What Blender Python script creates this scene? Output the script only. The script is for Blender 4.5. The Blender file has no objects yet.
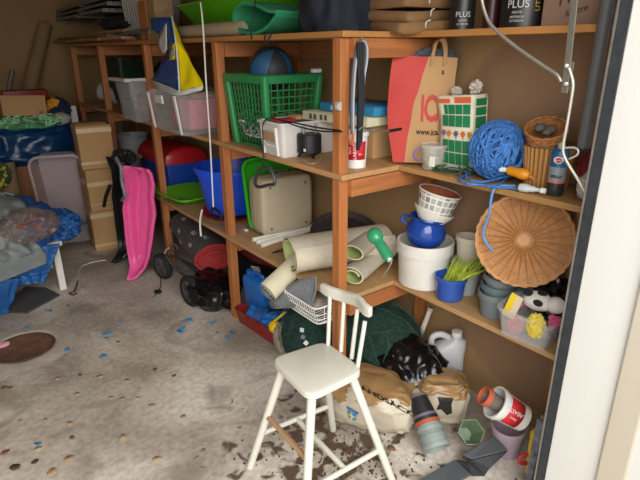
import bpy, bmesh, math, random
from math import sin, cos, pi, radians as rad
from mathutils import Vector, Matrix, Euler, noise
V = Vector
random.seed(7)
S = bpy.context.scene
COL = S.collection

# ------------------------------------------------------------------ camera pose (metres, x to the shelf wall, y into the garage)
FPX, PITCH, YAW, ROLL, EYE = 515.0427, .354, .6507, -.0075, 1.55
def at(u, v, x=None, y=None, z=None):
    a0 = (u - 320) / FPX; b0 = (240 - v) / FPX
    cr, sr = cos(ROLL), sin(ROLL)
    a = cr * a0 - sr * b0; b = sr * a0 + cr * b0
    cp, sp = cos(PITCH), sin(PITCH)
    d = cp + sp * b; Z = -sp + cp * b
    c, s = cos(YAW), sin(YAW)
    X = c * a + s * d; Y = -s * a + c * d
    t = x / X if x is not None else y / Y if y is not None else (z - EYE) / Z
    return V((X * t, Y * t, EYE + Z * t))
Z1, Z2, Z3 = .54, 1.083, 1.614          # shelf tops
XW, XD, XS = 1.84, 1.28, 1.59           # wall, deep shelf front, shallow shelf front
PY = [1.55, 2.55, 3.58, 4.64, 5.55]     # posts

# ------------------------------------------------------------------ materials
MATS = {}
def mat(name, col, rough=.5, metal=0, var=.12, vs=9, bump=0, bs=60, alpha=1, trans=0, spec=.5, stretch=(1, 1, 1), col2=None, sharp=None, emit=0):
    if name in MATS: return MATS[name]
    m = bpy.data.materials.new(name); m.use_nodes = True
    nt = m.node_tree; N = nt.nodes; L = nt.links
    b = N['Principled BSDF']
    b.inputs['Roughness'].default_value = rough; b.inputs['Metallic'].default_value = metal
    b.inputs['Specular IOR Level'].default_value = spec
    tc = N.new('ShaderNodeTexCoord'); mp = N.new('ShaderNodeMapping'); mp.inputs['Scale'].default_value = stretch
    L.new(tc.outputs['Object'], mp.inputs['Vector'])
    n = N.new('ShaderNodeTexNoise'); n.inputs['Scale'].default_value = vs; n.inputs['Detail'].default_value = 5
    L.new(mp.outputs[0], n.inputs['Vector'])
    r = N.new('ShaderNodeValToRGB')
    c1 = [max(0, x * (1 - var)) for x in col]; c2 = [min(1, x * (1 + var)) for x in (col2 or col)]
    lo, hi = sharp or (.3, .7)
    r.color_ramp.elements[0].position = lo; r.color_ramp.elements[1].position = hi
    r.color_ramp.elements[0].color = (*c1, 1); r.color_ramp.elements[1].color = (*c2, 1)
    L.new(n.outputs['Fac'], r.inputs['Fac']); L.new(r.outputs[0], b.inputs['Base Color'])
    if bump:
        n2 = N.new('ShaderNodeTexNoise'); n2.inputs['Scale'].default_value = bs; n2.inputs['Detail'].default_value = 4
        L.new(mp.outputs[0], n2.inputs['Vector'])
        bp = N.new('ShaderNodeBump'); bp.inputs['Strength'].default_value = bump; bp.inputs['Distance'].default_value = .01
        L.new(n2.outputs['Fac'], bp.inputs['Height']); L.new(bp.outputs[0], b.inputs['Normal'])
    if alpha < 1: b.inputs['Alpha'].default_value = alpha
    if trans: b.inputs['Transmission Weight'].default_value = trans
    MATS[name] = m
    return m
def hexc(h):
    h = h.lstrip('#'); c = [int(h[i:i + 2], 16) / 255 for i in (0, 2, 4)]
    return tuple(x / 12.92 if x <= .04045 else ((x + .055) / 1.055) ** 2.4 for x in c)
def wood(name, h, axis=1, var=.22):
    st = [14, 14, 14]; st[axis] = .8
    return mat(name, hexc(h), .55, var=var, vs=3.2, bump=.12, bs=9, stretch=st)
PINE_X, PINE_Y, PINE_Z = wood('pine_x', '#a5673a', 0), wood('pine_y', '#a56c40', 1), wood('pine_z', '#a86838', 2)
def plastic(name, h, rough=.35, **k): return mat(name, hexc(h), rough, var=k.pop('var', .06), **k)
WHITE = plastic('white_plastic', '#dcdad4', .4)
BLACK = plastic('black_plastic', '#16171a', .4)
BLKBAG = plastic('black_bin_liner', '#0b0b0d', .2, bump=.6, bs=14)
STEEL = mat('galvanised_steel', hexc('#9a9a94'), .4, .75, var=.15, vs=30)
CARD = mat('cardboard', hexc('#b08a5c'), .85, var=.08, vs=4)
CLEAR = plastic('clear_plastic', '#cfcfd2', .2, alpha=.25)
CLEAR2 = plastic('frosted_plastic', '#c9c7c6', .3, alpha=.2)
PAPER = plastic('cream_paper', '#e6dfcc', .8)
INK = plastic('black_ink', '#1a1a1a', .7)
REDINK = plastic('red_print', '#c3202a', .5)

# ------------------------------------------------------------------ mesh building
class MB:
    def __init__(s): s.b = bmesh.new(); s.mi = 0
    def _f(s, vs):
        try:
            f = s.b.faces.new(vs); f.material_index = s.mi; return f
        except ValueError: return None
    def loft(s, loops, cap0=True, cap1=True, closed=True, M=None):
        rows = [[s.b.verts.new(M @ V(p) if M else p) for p in lp] for lp in loops]
        n = len(rows[0])
        for a, b in zip(rows, rows[1:]):
            for i in range(n if closed else n - 1):
                j = (i + 1) % n
                s._f((a[i], a[j], b[j], b[i]))
        if cap0: s._f(rows[0][::-1])
        if cap1: s._f(rows[-1])
        return s
    def box(s, c, d, R=None, M=None):
        c = V(c); h = V(d) / 2
        q = []
        for sx, sy, sz in ((-1,-1,-1),(1,-1,-1),(1,1,-1),(-1,1,-1),(-1,-1,1),(1,-1,1),(1,1,1),(-1,1,1)):
            p = V((sx * h.x, sy * h.y, sz * h.z))
            if R is not None: p = R @ p
            p = p + c
            q.append(s.b.verts.new(M @ p if M else p))
        for f in ((0,3,2,1),(4,5,6,7),(0,1,5,4),(1,2,6,5),(2,3,7,6),(3,0,4,7)): s._f([q[i] for i in f])
        return s
    def bar(s, a, b, w, h, up=(0, 0, 1)):       # rectangular bar from a to b
        a, b = V(a), V(b); R = frame(b - a, up)
        return s.box((a + b) / 2, ((b - a).length, w, h), R)
    def lathe(s, prof, n=28, M=None, cap0=False, cap1=False):
        return s.loft([[(r * cos(2 * pi * i / n), r * sin(2 * pi * i / n), z) for i in range(n)] for r, z in prof], cap0, cap1, True, M)
    def tube(s, pts, r, n=8, smooth=0, closed=False):
        pts = [V(p) for p in pts]
        if smooth: pts = catmull(pts, smooth, closed)
        k = len(pts); rr = r if isinstance(r, (list, tuple)) else None
        loops = []; up = None
        for i, p in enumerate(pts):
            t = (pts[(i + 1) % k] - pts[i - 1]) if closed else (pts[min(i + 1, k - 1)] - pts[max(i - 1, 0)])
            t = t.normalized() if t.length > 1e-9 else V((0, 0, 1))
            if up is None: up = t.orthogonal().normalized()
            up = (up - t * up.dot(t)); up = up.normalized() if up.length > 1e-6 else t.orthogonal().normalized()
            w = t.cross(up)
            ri = (rr[0] + (rr[1] - rr[0]) * i / (k - 1)) if rr else r
            loops.append([p + (up * cos(2 * pi * j / n) + w * sin(2 * pi * j / n)) * ri for j in range(n)])
        if closed: loops.append(loops[0])
        s.loft(loops, not closed, not closed)
        if closed: bmesh.ops.remove_doubles(s.b, verts=s.b.verts, dist=1e-6)
        return s
    def prism(s, poly, d, M=None):              # poly in xy, extruded z from 0 to d
        return s.loft([[(x, y, 0) for x, y in poly], [(x, y, d) for x, y in poly]], True, True, True, M)
    def sheet(s, fn, nu, nv):
        g = [[s.b.verts.new(fn(i / nu, j / nv)) for j in range(nv + 1)] for i in range(nu + 1)]
        for i in range(nu):
            for j in range(nv): s._f((g[i][j], g[i + 1][j], g[i + 1][j + 1], g[i][j + 1]))
        return s
    def blob(s, rad3, amp=.15, fr=3, seed=0, sub=4, flat=None, M=None, ridged=True, p=1):
        t = bmesh.new(); bmesh.ops.create_icosphere(t, subdivisions=sub, radius=1)
        mp = {}
        for v in t.verts:
            d = v.co.normalized(); q = d * fr + V((seed * 7.3, seed * 3.1, seed))
            nz = noise.noise(q)
            if ridged: nz = 1 - 2 * abs(nz) * 1.6 + .4 * (1 - 3 * abs(noise.noise(q * 2.3)))
            e = V([math.copysign(abs(c) ** p, c) for c in d]) if p != 1 else d
            c = V((e.x * rad3[0], e.y * rad3[1], e.z * rad3[2])) * (1 + amp * nz)
            if flat is not None and c.z < flat: c.z = flat + (c.z - flat) * .04
            mp[v] = s.b.verts.new(M @ c if M else c)
        for f in t.faces: s._f([mp[v] for v in f.verts])
        t.free(); return s
    def jitter(s, a, fr=8, seed=0):
        for v in s.b.verts: v.co += noise.noise_vector(v.co * fr + V((seed, seed * 2, 0))) * a
        return s
def frame(d, up=(0, 0, 1)):
    x = V(d).normalized(); up = V(up)
    if abs(x.dot(up.normalized())) > .999: up = V((0, 1, 0)) if abs(x.y) < .9 else V((1, 0, 0))
    y = up.cross(x).normalized(); z = x.cross(y)
    return Matrix((x, y, z)).transposed()
def axisM(a, b):                                # matrix: local z from a toward b, origin a
    a, b = V(a), V(b); q = (b - a).to_track_quat('Z', 'Y')
    return Matrix.Translation(a) @ q.to_matrix().to_4x4()
def place(loc, rx=0, ry=0, rz=0): return Matrix.Translation(V(loc)) @ Euler((rx, ry, rz)).to_matrix().to_4x4()
def catmull(p, k, closed=False):
    out = []; n = len(p)
    for i in range(n if closed else n - 1):
        if closed: a, b, c, d = p[i - 1], p[i], p[(i + 1) % n], p[(i + 2) % n]
        else: a, b, c, d = p[max(i - 1, 0)], p[i], p[i + 1], p[min(i + 2, n - 1)]
        for j in range(k):
            t = j / k
            out.append(.5 * (2 * b + (c - a) * t + (2 * a - 5 * b + 4 * c - d) * t * t + (3 * b - a - 3 * c + d) * t ** 3))
    if not closed: out.append(p[-1])
    return out
def rrect(w, d, r, z=0, n=4, cx=0, cy=0):
    r = min(r, w / 2 - 1e-4, d / 2 - 1e-4); o = []
    for qx, qy, a0 in ((1, 1, 0), (-1, 1, 90), (-1, -1, 180), (1, -1, 270)):
        for i in range(n + 1):
            a = rad(a0 + 90 * i / n)
            o.append((cx + qx * (w / 2 - r) + r * cos(a), cy + qy * (d / 2 - r) + r * sin(a), z))
    return o
def roundpoly(pts, r, n=5):                     # round the corners of a 2D polygon
    o = []; k = len(pts)
    for i in range(k):
        p = V(pts[i]).to_2d(); a = (V(pts[i - 1]).to_2d() - p).normalized(); b = (V(pts[(i + 1) % k]).to_2d() - p).normalized()
        A = p + a * r; B = p + b * r
        for j in range(n + 1):
            t = j / n; q = A * (1 - t) ** 2 + p * 2 * t * (1 - t) + B * t * t
            o.append((q.x, q.y))
    return o
def tub(m, wb, db, wt, dt, h, th=.004, r=.03, rim=.012, steps=3, M=None, rb=None):
    """open tapered container, bottom at z 0"""
    L = []
    for i in range(steps + 1):
        t = i / steps; L.append(rrect(wb + (wt - wb) * t, db + (dt - db) * t, (rb or r) + (r - (rb or r)) * t, h * t))
    if rim:
        L.append(rrect(wt + 2 * rim, dt + 2 * rim, r + rim, h - .001)); L.append(rrect(wt + 2 * rim, dt + 2 * rim, r + rim, h + .008))
    L.append(rrect(wt - 2 * th, dt - 2 * th, r, h + (.008 if rim else 0)))
    L.append(rrect(wb - 2 * th, db - 2 * th, rb or r, th))
    return m.loft(L, True, True, True, M)
def pot(m, rb, rt, h, th=.004, lip=.006, liph=.025, n=28, M=None):
    pr = [(0.001, 0), (rb, 0), (rb + (rt - rb) * (h - liph) / h, h - liph)]
    if lip: pr += [(rt + lip, h - liph), (rt + lip, h)]
    else: pr += [(rt, h)]
    pr += [(rt - th, h), (rb - th, th), (.001, th)]
    return m.lathe(pr, n, M)

def obj(name, mb, mats, parent=None, smooth=True, bevel=0, solid=0, sub=0, angle=40, label=None, recalc=True):
    if isinstance(mb, MB):
        if recalc: bmesh.ops.recalc_face_normals(mb.b, faces=mb.b.faces)
        me = bpy.data.meshes.new(name); mb.b.to_mesh(me); mb.b.free()
    else: me = mb
    for m in (mats if isinstance(mats, (list, tuple)) else [mats]): me.materials.append(m)
    o = bpy.data.objects.new(name, me); COL.objects.link(o)
    if parent: o.parent = parent
    if smooth and len(me.polygons):
        me.polygons.foreach_set('use_smooth', [True] * len(me.polygons))
        try: me.set_sharp_from_angle(angle=rad(angle))
        except Exception: pass
    if solid:
        md = o.modifiers.new('solid', 'SOLIDIFY'); md.thickness = solid; md.offset = 0
    if sub:
        md = o.modifiers.new('sub', 'SUBSURF'); md.levels = md.render_levels = sub
    if bevel:
        md = o.modifiers.new('bevel', 'BEVEL'); md.width = bevel; md.segments = 2; md.limit_method = 'ANGLE'; md.angle_limit = rad(35)
    if label: o['label'] = label
    return o
def tag(o, label, cat, group=None, kind=None):
    o['label'] = label; o['category'] = cat
    if group: o['group'] = group
    if kind: o['kind'] = kind
    return o
def thing(name, label, cat, loc=(0, 0, 0), rz=0, group=None, rot=None):
    o = bpy.data.objects.new(name, None); COL.objects.link(o); o.empty_display_size = .05
    o.location = loc; o.rotation_euler = rot or (0, 0, rz)
    return tag(o, label, cat, group)
def dup(root, loc, rot, label=None, group=None):
    r = root.copy(); COL.objects.link(r); r.location = loc; r.rotation_euler = rot
    if label: r['label'] = label
    if group: r['group'] = group
    for ch in list(root.children):
        c = ch.copy(); COL.objects.link(c); c.parent = r
        for g in ch.children:
            d = g.copy(); COL.objects.link(d); d.parent = c
    return r
def struct(name, mb, m, **k):
    o = obj(name, mb, m, **k); o['kind'] = 'structure'; return o
def text(name, body, size, m, parent, M, ext=.0006, align='CENTER', bold=0, sx=1, shear=0):
    cu = bpy.data.curves.new(name, 'FONT'); cu.body = body; cu.size = size; cu.extrude = ext; cu.align_x = align; cu.align_y = 'CENTER'
    cu.offset = bold; cu.shear = shear; cu.resolution_u = 3
    t = bpy.data.objects.new(name, cu); COL.objects.link(t)
    me = bpy.data.meshes.new_from_object(t.evaluated_get(bpy.context.evaluated_depsgraph_get()))
    bpy.data.objects.remove(t); bpy.data.curves.remove(cu)
    me.transform(M @ Matrix.Diagonal((sx, 1, 1, 1)))
    me.materials.clear()
    return obj(name, me, m, parent, smooth=False)
def faceM(o, right, up):                        # local x = right, y = up, z toward the reader
    x = V(right).normalized(); y = V(up); y = (y - x * y.dot(x)).normalized(); z = x.cross(y)
    m = Matrix((x, y, z)).transposed().to_4x4(); m.translation = V(o); return m

# ------------------------------------------------------------------ setting
def concrete():
    m = bpy.data.materials.new('worn_concrete'); m.use_nodes = True; nt = m.node_tree; N = nt.nodes; L = nt.links; b = N['Principled BSDF']
    tc = N.new('ShaderNodeTexCoord')
    def nz(sc, det=6, dist=0):
        n = N.new('ShaderNodeTexNoise'); n.inputs['Scale'].default_value = sc; n.inputs['Detail'].default_value = det; n.inputs['Distortion'].default_value = dist
        L.new(tc.outputs['Object'], n.inputs['Vector']); return n
    def ramp(n, stops):
        r = N.new('ShaderNodeValToRGB'); e = r.color_ramp.elements
        while len(e) < len(stops): e.new(.5)
        for k, (p, c) in zip(e, stops): k.position = p; k.color = (*c, 1)
        L.new(n.outputs['Fac'], r.inputs['Fac']); return r
    def mix(f, a, c, mode='MIX'):
        x = N.new('ShaderNodeMix'); x.data_type = 'RGBA'; x.blend_type = mode
        L.new(f, x.inputs[0]) if hasattr(f, 'node') else setattr(x.inputs[0], 'default_value', f)
        L.new(a, x.inputs[6]); L.new(c, x.inputs[7]) if hasattr(c, 'node') else setattr(x.inputs[7], 'default_value', (*c, 1)); return x.outputs[2]
    base = ramp(nz(1.6, 8, .6), [(.32, hexc('#94897a')), (.5, hexc('#c2b7a8')), (.66, hexc('#ddd4c7'))]).outputs[0]
    fine = ramp(nz(38, 6), [(.3, (.62, .6, .58)), (.62, (1, 1, 1))]).outputs[0]
    base = mix(.75, base, fine, 'MULTIPLY')
    st = ramp(nz(3.1, 7, 1.2), [(.54, (0, 0, 0)), (.72, (1, 1, 1))]).outputs[0]
    base = mix(st, base, hexc('#857a6c'))
    sp = ramp(nz(85, 3), [(.70, (0, 0, 0)), (.74, (1, 1, 1))]).outputs[0]
    base = mix(sp, base, hexc('#5c4c3a'))
    # dark earth trodden in around the shelf end
    mp = N.new('ShaderNodeMapping'); mp.inputs['Location'].default_value = (-1.02, -1.25, 0); L.new(tc.outputs['Object'], mp.inputs[0])
    vl = N.new('ShaderNodeVectorMath'); vl.operation = 'LENGTH'; L.new(mp.outputs[0], vl.inputs[0])
    e1 = N.new('ShaderNodeMapRange'); e1.inputs[1].default_value = .2; e1.inputs[2].default_value = .8; e1.inputs[3].default_value = .11; e1.inputs[4].default_value = -.14
    L.new(vl.outputs['Value'], e1.inputs[0])
    ad = N.new('ShaderNodeMath'); ad.operation = 'ADD'; L.new(nz(13, 10, .6).outputs['Fac'], ad.inputs[0]); L.new(e1.outputs[0], ad.inputs[1])
    rr = N.new('ShaderNodeValToRGB'); rr.color_ramp.elements[0].position = .58; rr.color_ramp.elements[1].position = .66; L.new(ad.outputs[0], rr.inputs[0])
    base = mix(rr.outputs[0], base, hexc('#5d4a3a'))
    L.new(base, b.inputs['Base Color']); b.inputs['Roughness'].default_value = .8
    bp = N.new('ShaderNodeBump'); bp.inputs['Strength'].default_value = .25; bp.inputs['Distance'].default_value = .01
    L.new(nz(25, 8).outputs['Fac'], bp.inputs['Height']); L.new(bp.outputs[0], b.inputs['Normal'])
    return m
BOARD = mat('brown_fibreboard', hexc('#a08054'), .85, var=.1, vs=1.6, col2=hexc('#947650'), bump=.06, bs=140)
WPAINT = mat('white_gloss_paint', hexc('#d2d0c9'), .45, var=.05, vs=2, bump=.05, bs=40, stretch=(1, 1, .15))
CPAINT = mat('cream_paint', hexc('#b9b09d'), .5, var=.05, vs=2, bump=.08, bs=30, stretch=(1, 1, .15))
GREYM = mat('dark_grey_metal', hexc('#33363a'), .45, .2, var=.25, vs=30)
struct('floor', MB().box((.2, 1.9, -.05), (6.4, 9.2, .1)), concrete(), smooth=False)
def round_tone_board():  # fibreboard whose colour is darker inside one large circle
    m = BOARD.copy(); m.name = 'round_tone_fibreboard'; nt = m.node_tree; N = nt.nodes; L = nt.links; b = N['Principled BSDF']
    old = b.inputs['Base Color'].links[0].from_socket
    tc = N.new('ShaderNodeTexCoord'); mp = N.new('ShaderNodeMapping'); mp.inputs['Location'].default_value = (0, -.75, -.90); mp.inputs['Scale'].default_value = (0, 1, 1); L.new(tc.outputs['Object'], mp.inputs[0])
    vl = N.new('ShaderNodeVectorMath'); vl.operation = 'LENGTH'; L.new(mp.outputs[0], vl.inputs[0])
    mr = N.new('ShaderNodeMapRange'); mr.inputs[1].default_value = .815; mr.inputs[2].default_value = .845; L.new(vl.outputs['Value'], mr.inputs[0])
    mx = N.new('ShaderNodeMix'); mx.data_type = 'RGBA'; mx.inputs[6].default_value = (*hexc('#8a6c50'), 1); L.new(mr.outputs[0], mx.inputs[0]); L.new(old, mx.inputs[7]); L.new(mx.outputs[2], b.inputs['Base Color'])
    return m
m = MB(); m.box((XW + .05, 3.4, 1.2), (.1, 5.6, 2.4)); struct('wall_right', m, round_tone_board(), smooth=False)
struct('wall_back', MB().box((.2, 6.20, 1.2), (3.4, .1, 2.4)), BOARD, smooth=False)
struct('wall_left', MB().box((-1.45, 3.4, 1.2), (.1, 5.6, 2.4)), BOARD, smooth=False)
struct('ceiling', MB().box((.2, 3.4, 2.45), (3.5, 5.7, .1)), mat('ceiling_board', hexc('#8d7654'), .9), smooth=False)
m = MB(); m.box((0, .64, 2.26), (3.2, .08, .28)); struct('wall_front', m, WPAINT, smooth=False)

# ------------------------------------------------------------------ camera, light
cam = bpy.data.cameras.new('camera'); co = bpy.data.objects.new('camera', cam); COL.objects.link(co)
cam.sensor_width = 36; cam.lens = FPX / 640 * 36; cam.clip_start = .02
fw = V((sin(YAW) * cos(PITCH), cos(YAW) * cos(PITCH), -sin(PITCH))); rt = V((cos(YAW), -sin(YAW), 0)); up = rt.cross(fw)
cr, sr = cos(ROLL), sin(ROLL)
r2 = rt * cr + up * sr; u2 = -rt * sr + up * cr
mm = Matrix((r2, u2, -fw)).transposed().to_4x4(); mm.translation = (0, 0, EYE)
co.matrix_world = mm; S.camera = co
w = bpy.data.worlds.new('overcast'); S.world = w; w.use_nodes = True
bg = w.node_tree.nodes['Background']; bg.inputs[0].default_value = (.93, .96, 1, 1); bg.inputs[1].default_value = 2.0
def area(name, loc, tgt, sx, sy, power, col=(1, .97, .93)):
    l = bpy.data.lights.new(name, 'AREA'); l.shape = 'RECTANGLE'; l.size = sx; l.size_y = sy; l.energy = power; l.color = col
    o = bpy.data.objects.new(name, l); COL.objects.link(o); o.location = loc
    o.rotation_euler = (V(tgt) - V(loc)).to_track_quat('-Z', 'Y').to_euler(); return o
area('sky_light', (-.6, -1.6, 2.7), (.8, 2.2, .5), 3.4, 2.2, 170)
S.view_settings.view_transform = 'Standard'; S.view_settings.exposure = 0

# ------------------------------------------------------------------ deep shelving on the long wall
sh = thing('shelving_unit', 'deep three-level pine shelving built along the long brown wall', 'shelves', (0, 0, 0))
for y in PY:
    m = MB(); m.box((XD + .024, y + .024, (Z3 - .024) / 2), (.046, .046, Z3 - .024)); obj('post', m, PINE_Z, sh, bevel=.002, smooth=False)
    m = MB(); m.box((XW - .024, y + .024 - (.028 if y < 2 else 0), (Z3 - .024) / 2), (.046, .046, Z3 - .024)); obj('rear_post', m, PINE_Z, sh, smooth=False)
    for z in (Z1, Z2, Z3):
        m = MB(); m.box(((XD + XW) / 2 + .02, y - .012 + (.024 if y > 5 else 0), z - .024 - .036), (XW - XD - .05, .024, .07)); obj('cross_beam', m, PINE_X, sh, bevel=.002, smooth=False)
BOARDM = [wood('shelf_ply_low', '#b08a5c', 1, .1), wood('shelf_ply_mid', '#b3885a', 1, .1), wood('shelf_ply_top', '#a9763f', 1, .14)]
for z, bm_ in zip((Z1, Z2, Z3), BOARDM):
    m = MB(); m.box(((XD + XW) / 2 - .004, 3.565, z - .011), (XW - XD, 4.07, .022)); obj('shelf_board', m, bm_, sh, bevel=.002, smooth=False)
m = MB(); m.box((XW - .03, 3.56, Z3 - .07), (.04, 4.0, .09)); obj('wall_batten', m, PINE_Y, sh, smooth=False)
ws = thing('shallow_shelves', 'shallow pine shelves holding pots and rope beside the doorway', 'shelves', (0, 0, 0))
for z, bm_ in zip((Z1, Z2, Z3), (BOARDM[0], wood('shelf_ply_dirty', '#a07848', 1, .18), BOARDM[2])):
    m = MB(); m.box(((XS + XW) / 2, (.72 + 1.535) / 2, z - .011), (XW - XS, .815, .022)); obj('shelf_board', m, bm_, ws, bevel=.002, smooth=False)
m = MB(); m.box((XW - .015, .80, .79), (.03, .10, 1.58)); obj('post', m, wood('end_post', '#94683a', 2), ws, smooth=False)

# ------------------------------------------------------------------ door jamb
struct('trim_1', MB().box((1.455, .6435, 1.1), (.030, .031, 2.2)), GREYM, bevel=.003, smooth=False)
struct('trim_2', MB().box((1.455, .662, 1.1), (.031, .006, 2.2)), STEEL, smooth=False)
struct('trim_3', MB().box((1.537, .551, 1.1), (.20, .154, 2.2)), WPAINT, bevel=.003, smooth=False)
struct('trim_4', MB().box((1.537, .434, 1.1), (.225, .080, 2.2)), CPAINT, bevel=.006, smooth=False)
struct('wall_front_right', MB().box((1.93, .297, 1.2), (1.00, .194, 2.4)), WPAINT, smooth=False)
# ------------------------------------------------------------------ white chair
CW = plastic('chair_white_paint', '#cfccbd', .35, var=.05)
c0 = V((.955, 1.275, 0))
ch = thing('spindle_chair', 'small white painted wooden chair with four back spindles on the concrete', 'chair', c0)
SZ = .475
seat = [V((.848, 1.425, 0)), V((.826, 1.15, 0)), V((1.075, 1.152, 0)), V((1.085, 1.395, 0))]
poly = roundpoly([(p - c0)[:2] for p in seat], .05)
def inset(pl, k): 
    return [(x * k, y * k) for x, y in pl]
m = MB(); m.loft([[(x, y, SZ - .030) for x, y in inset(poly, .96)], [(x, y, SZ - .024) for x, y in poly], [(x, y, SZ - .007) for x, y in poly], [(x, y, SZ - .002) for x, y in inset(poly, .98)], [(x, y, SZ) for x, y in inset(poly, .95)]])
obj('seat', m, CW, ch, angle=30)
feet = [V((.745, 1.448, 0)), V((.742, 1.075, 0)), V((1.143, 1.057, 0)), V((1.138, 1.411, 0))]
tops = [p * .72 + V((.955, 1.275, 0)) * .28 + V((0, 0, SZ - .028)) for p in seat]
def leg(i, z):
    t = z / (SZ - .028); return feet[i] * (1 - t) + tops[i] * t - c0
for i in range(4):
    m = MB(); m.tube([leg(i, 0), leg(i, .2), leg(i, .447)], [.0145, .0165], 14); obj('leg', m, CW, ch)
NAT = wood('bare_wood', '#a8835e', 1)
m = MB(); m.tube([leg(0, .155), leg(3, .155)], .0105, 10); obj('side_stretcher', m, CW, ch)
m = MB(); m.tube([leg(1, .135), leg(2, .135)], .0105, 10); obj('side_stretcher', m, CW, ch)
m = MB(); m.tube([(leg(0, .155) + leg(3, .155)) / 2, (leg(1, .135) + leg(2, .135)) / 2], .0105, 10); obj('cross_stretcher', m, CW, ch)
m = MB(); m.tube([leg(0, .235), leg(1, .235)], .0105, 10); obj('front_stretcher', m, NAT, ch, label='bare wood front stretcher')
bp = [at(328, 345, z=SZ), at(341, 350, z=SZ), at(351.5, 357, z=SZ), at(357.5, 366, z=SZ)]
tp = [(330, 294), (344, 299.5), (357.5, 309), (365, 321)]
tops2 = []
for b, (u, v) in zip(bp, tp):
    t = at(u, v, x=b.x + .055); tops2.append(t)
    m = MB(); m.tube([b - c0 - V((0, 0, .008)), t - c0], .0085, 10); obj('spindle', m, CW, ch)
rl = [at(322, 286, x=tops2[0].x + .0), *tops2, at(371, 315, x=tops2[3].x + .0)]
rl = [p.copy() for p in rl]
for p, v in zip(rl, [.702, .702, .705, .705, .702, .70]): p.z = rl[2].z + .012
rl = catmull(rl, 5); k = len(rl)
m = MB(); L = []
for i, p in enumerate(rl):
    t = (rl[min(i + 1, k - 1)] - rl[max(i - 1, 0)]).normalized(); nrm = V((t.y, -t.x, 0)).normalized(); e = min(i, k - 1 - i); hh = .018 + .004 * min(1, e / 4)
    q = p - c0
    L.append([q + nrm * .009 + V((0, 0, -hh)), q + nrm * .011 + V((0, 0, hh)), q - nrm * .009 + V((0, 0, hh + .002)), q - nrm * .009 + V((0, 0, -hh))])
m.loft(L); obj('top_rail', m, CW, ch, bevel=.004)
# ------------------------------------------------------------------ helpers for things
def hz(u, v, x=None, y=None):                   # height of the point seen at (u, v) on a known upright plane
    return at(u, v, x=x, y=y).z
def rope_pts(uvx, base):                        # path through points given as (u, v, x)
    return [at(u, v, x=x) - base for u, v, x in uvx]
def sheet_poly(pts, base, cuts=3, amp=.004, fr=14, mi=0, mb=None):
    """crumpled flat panel: polygon of (u, v, x) points"""
    b = mb or MB(); t = bmesh.new()
    vs = [t.verts.new(at(u, v, x=x) - base) for u, v, x in pts]
    t.faces.new(vs); bmesh.ops.triangulate(t, faces=t.faces[:])
    bmesh.ops.subdivide_edges(t, edges=t.edges[:], cuts=cuts, use_grid_fill=True)
    mp = {}
    for v in t.verts: mp[v] = b.b.verts.new(v.co + noise.noise_vector(v.co * fr) * amp)
    b.mi = mi
    for f in t.faces: b._f([mp[v] for v in f.verts])
    t.free(); return b
def can(name, label, loc, r, h, body, top, txt=None, tm=None, group=None, face=(-.75, -.66), ts=.03, dy=0):
    t = thing(name, label, 'paint can', loc, group=group)
    m = MB(); m.lathe([(.001, 0), (r, 0), (r, h - .006), (r * .97, h)], 32, cap1=False); bd = obj('body', m, body, t)
    m = MB(); m.lathe([(r * 1.02, h - .008), (r * 1.02, h + .004), (r * .9, h + .004), (r * .88, h - .002), (.001, h - .002)], 32); obj('lid', m, top, t)
    if txt:
        f = V((*face, 0)).normalized(); rt_ = V((-f.y, f.x, 0))
        for i, (s_, size, zz) in enumerate(txt):
            me = text('lettering', s_, size, tm, bd, faceM((0, 0, 0), (1, 0, 0), (0, 1, 0)), ext=.0004).data
            for v in me.vertices:               # wrap around the can
                a = v.co.x / (r + .001) + math.atan2(f.y, f.x)
                rr = r + .0012 + v.co.z; v.co = V((rr * cos(a), rr * sin(a), zz + v.co.y))
    return t

# ------------------------------------------------------------------ top shelf of the deep unit
GP = plastic('grey_slat_plastic', '#77746c', .6)
for i, (y0, y1, z, tilt, x) in enumerate([(4.38, 5.95, 1.845, .004, 1.44), (4.32, 6.02, 1.888, .004, 1.46), (4.25, 6.08, 1.931, .004, 1.48)]):
    t = thing('slatted_panel', ['grey slatted panel at the bottom of the sloping pile on the shelf top', 'grey slatted panel in the middle of the sloping pile on the shelf top', 'topmost grey slatted panel of the sloping pile on the shelf top'][i], 'panel', (x, (y0 + y1) / 2, z), group='slatted panels on the shelf top', rot=(-tilt, 0, 0))
    Ln = y1 - y0
    m = MB()
    for k in range(6): m.box((-.13 + .052 * k, 0, 0), (.046, Ln, .018))
    m.box((0, -Ln / 2 + .02, -.012), (.31, .03, .012)); m.box((0, Ln / 2 - .02, -.012), (.31, .03, .012)); m.box((0, 0, -.012), (.31, .03, .012))
    obj('slats', m, GP, t, smooth=False)
TIM = [wood('old_plank_a', '#9a7c56', 1), wood('old_plank_b', '#7c6448', 1), wood('old_plank_c', '#a89878', 1)]
for i, (y0, y1, x, z, mm_, lab) in enumerate([(4.5, 6.08, 1.30, .012, 0, 'lowest brown plank along the edge of the shelf top'), (3.95, 4.48, 1.31, .012, 2, 'pale plank end to end with the brown plank on the shelf top'), (4.35, 6.02, 1.33, .038, 1, 'dark plank lying on the lower planks of the shelf top'), (4.0, 5.3, 1.35, .062, 0, 'upper brown plank on the heap above the storage bays')]):
    m = MB(); m.box((0, 0, 0), (.10, y1 - y0, .022)); tag(obj('plank', m, TIM[mm_], bevel=.002, smooth=False), lab, 'plank', 'planks on the shelf top').location = (x, (y0 + y1) / 2, Z3 + z)
m = MB(); m.box((0, 0, 0), (.12, .5, .012)); tag(obj('red_board', m, plastic('red_board', '#8c1f22'), smooth=False), 'thin red board under the planks on the shelf top', 'board').location = (1.30, 4.05, Z3 + .0065)
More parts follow.
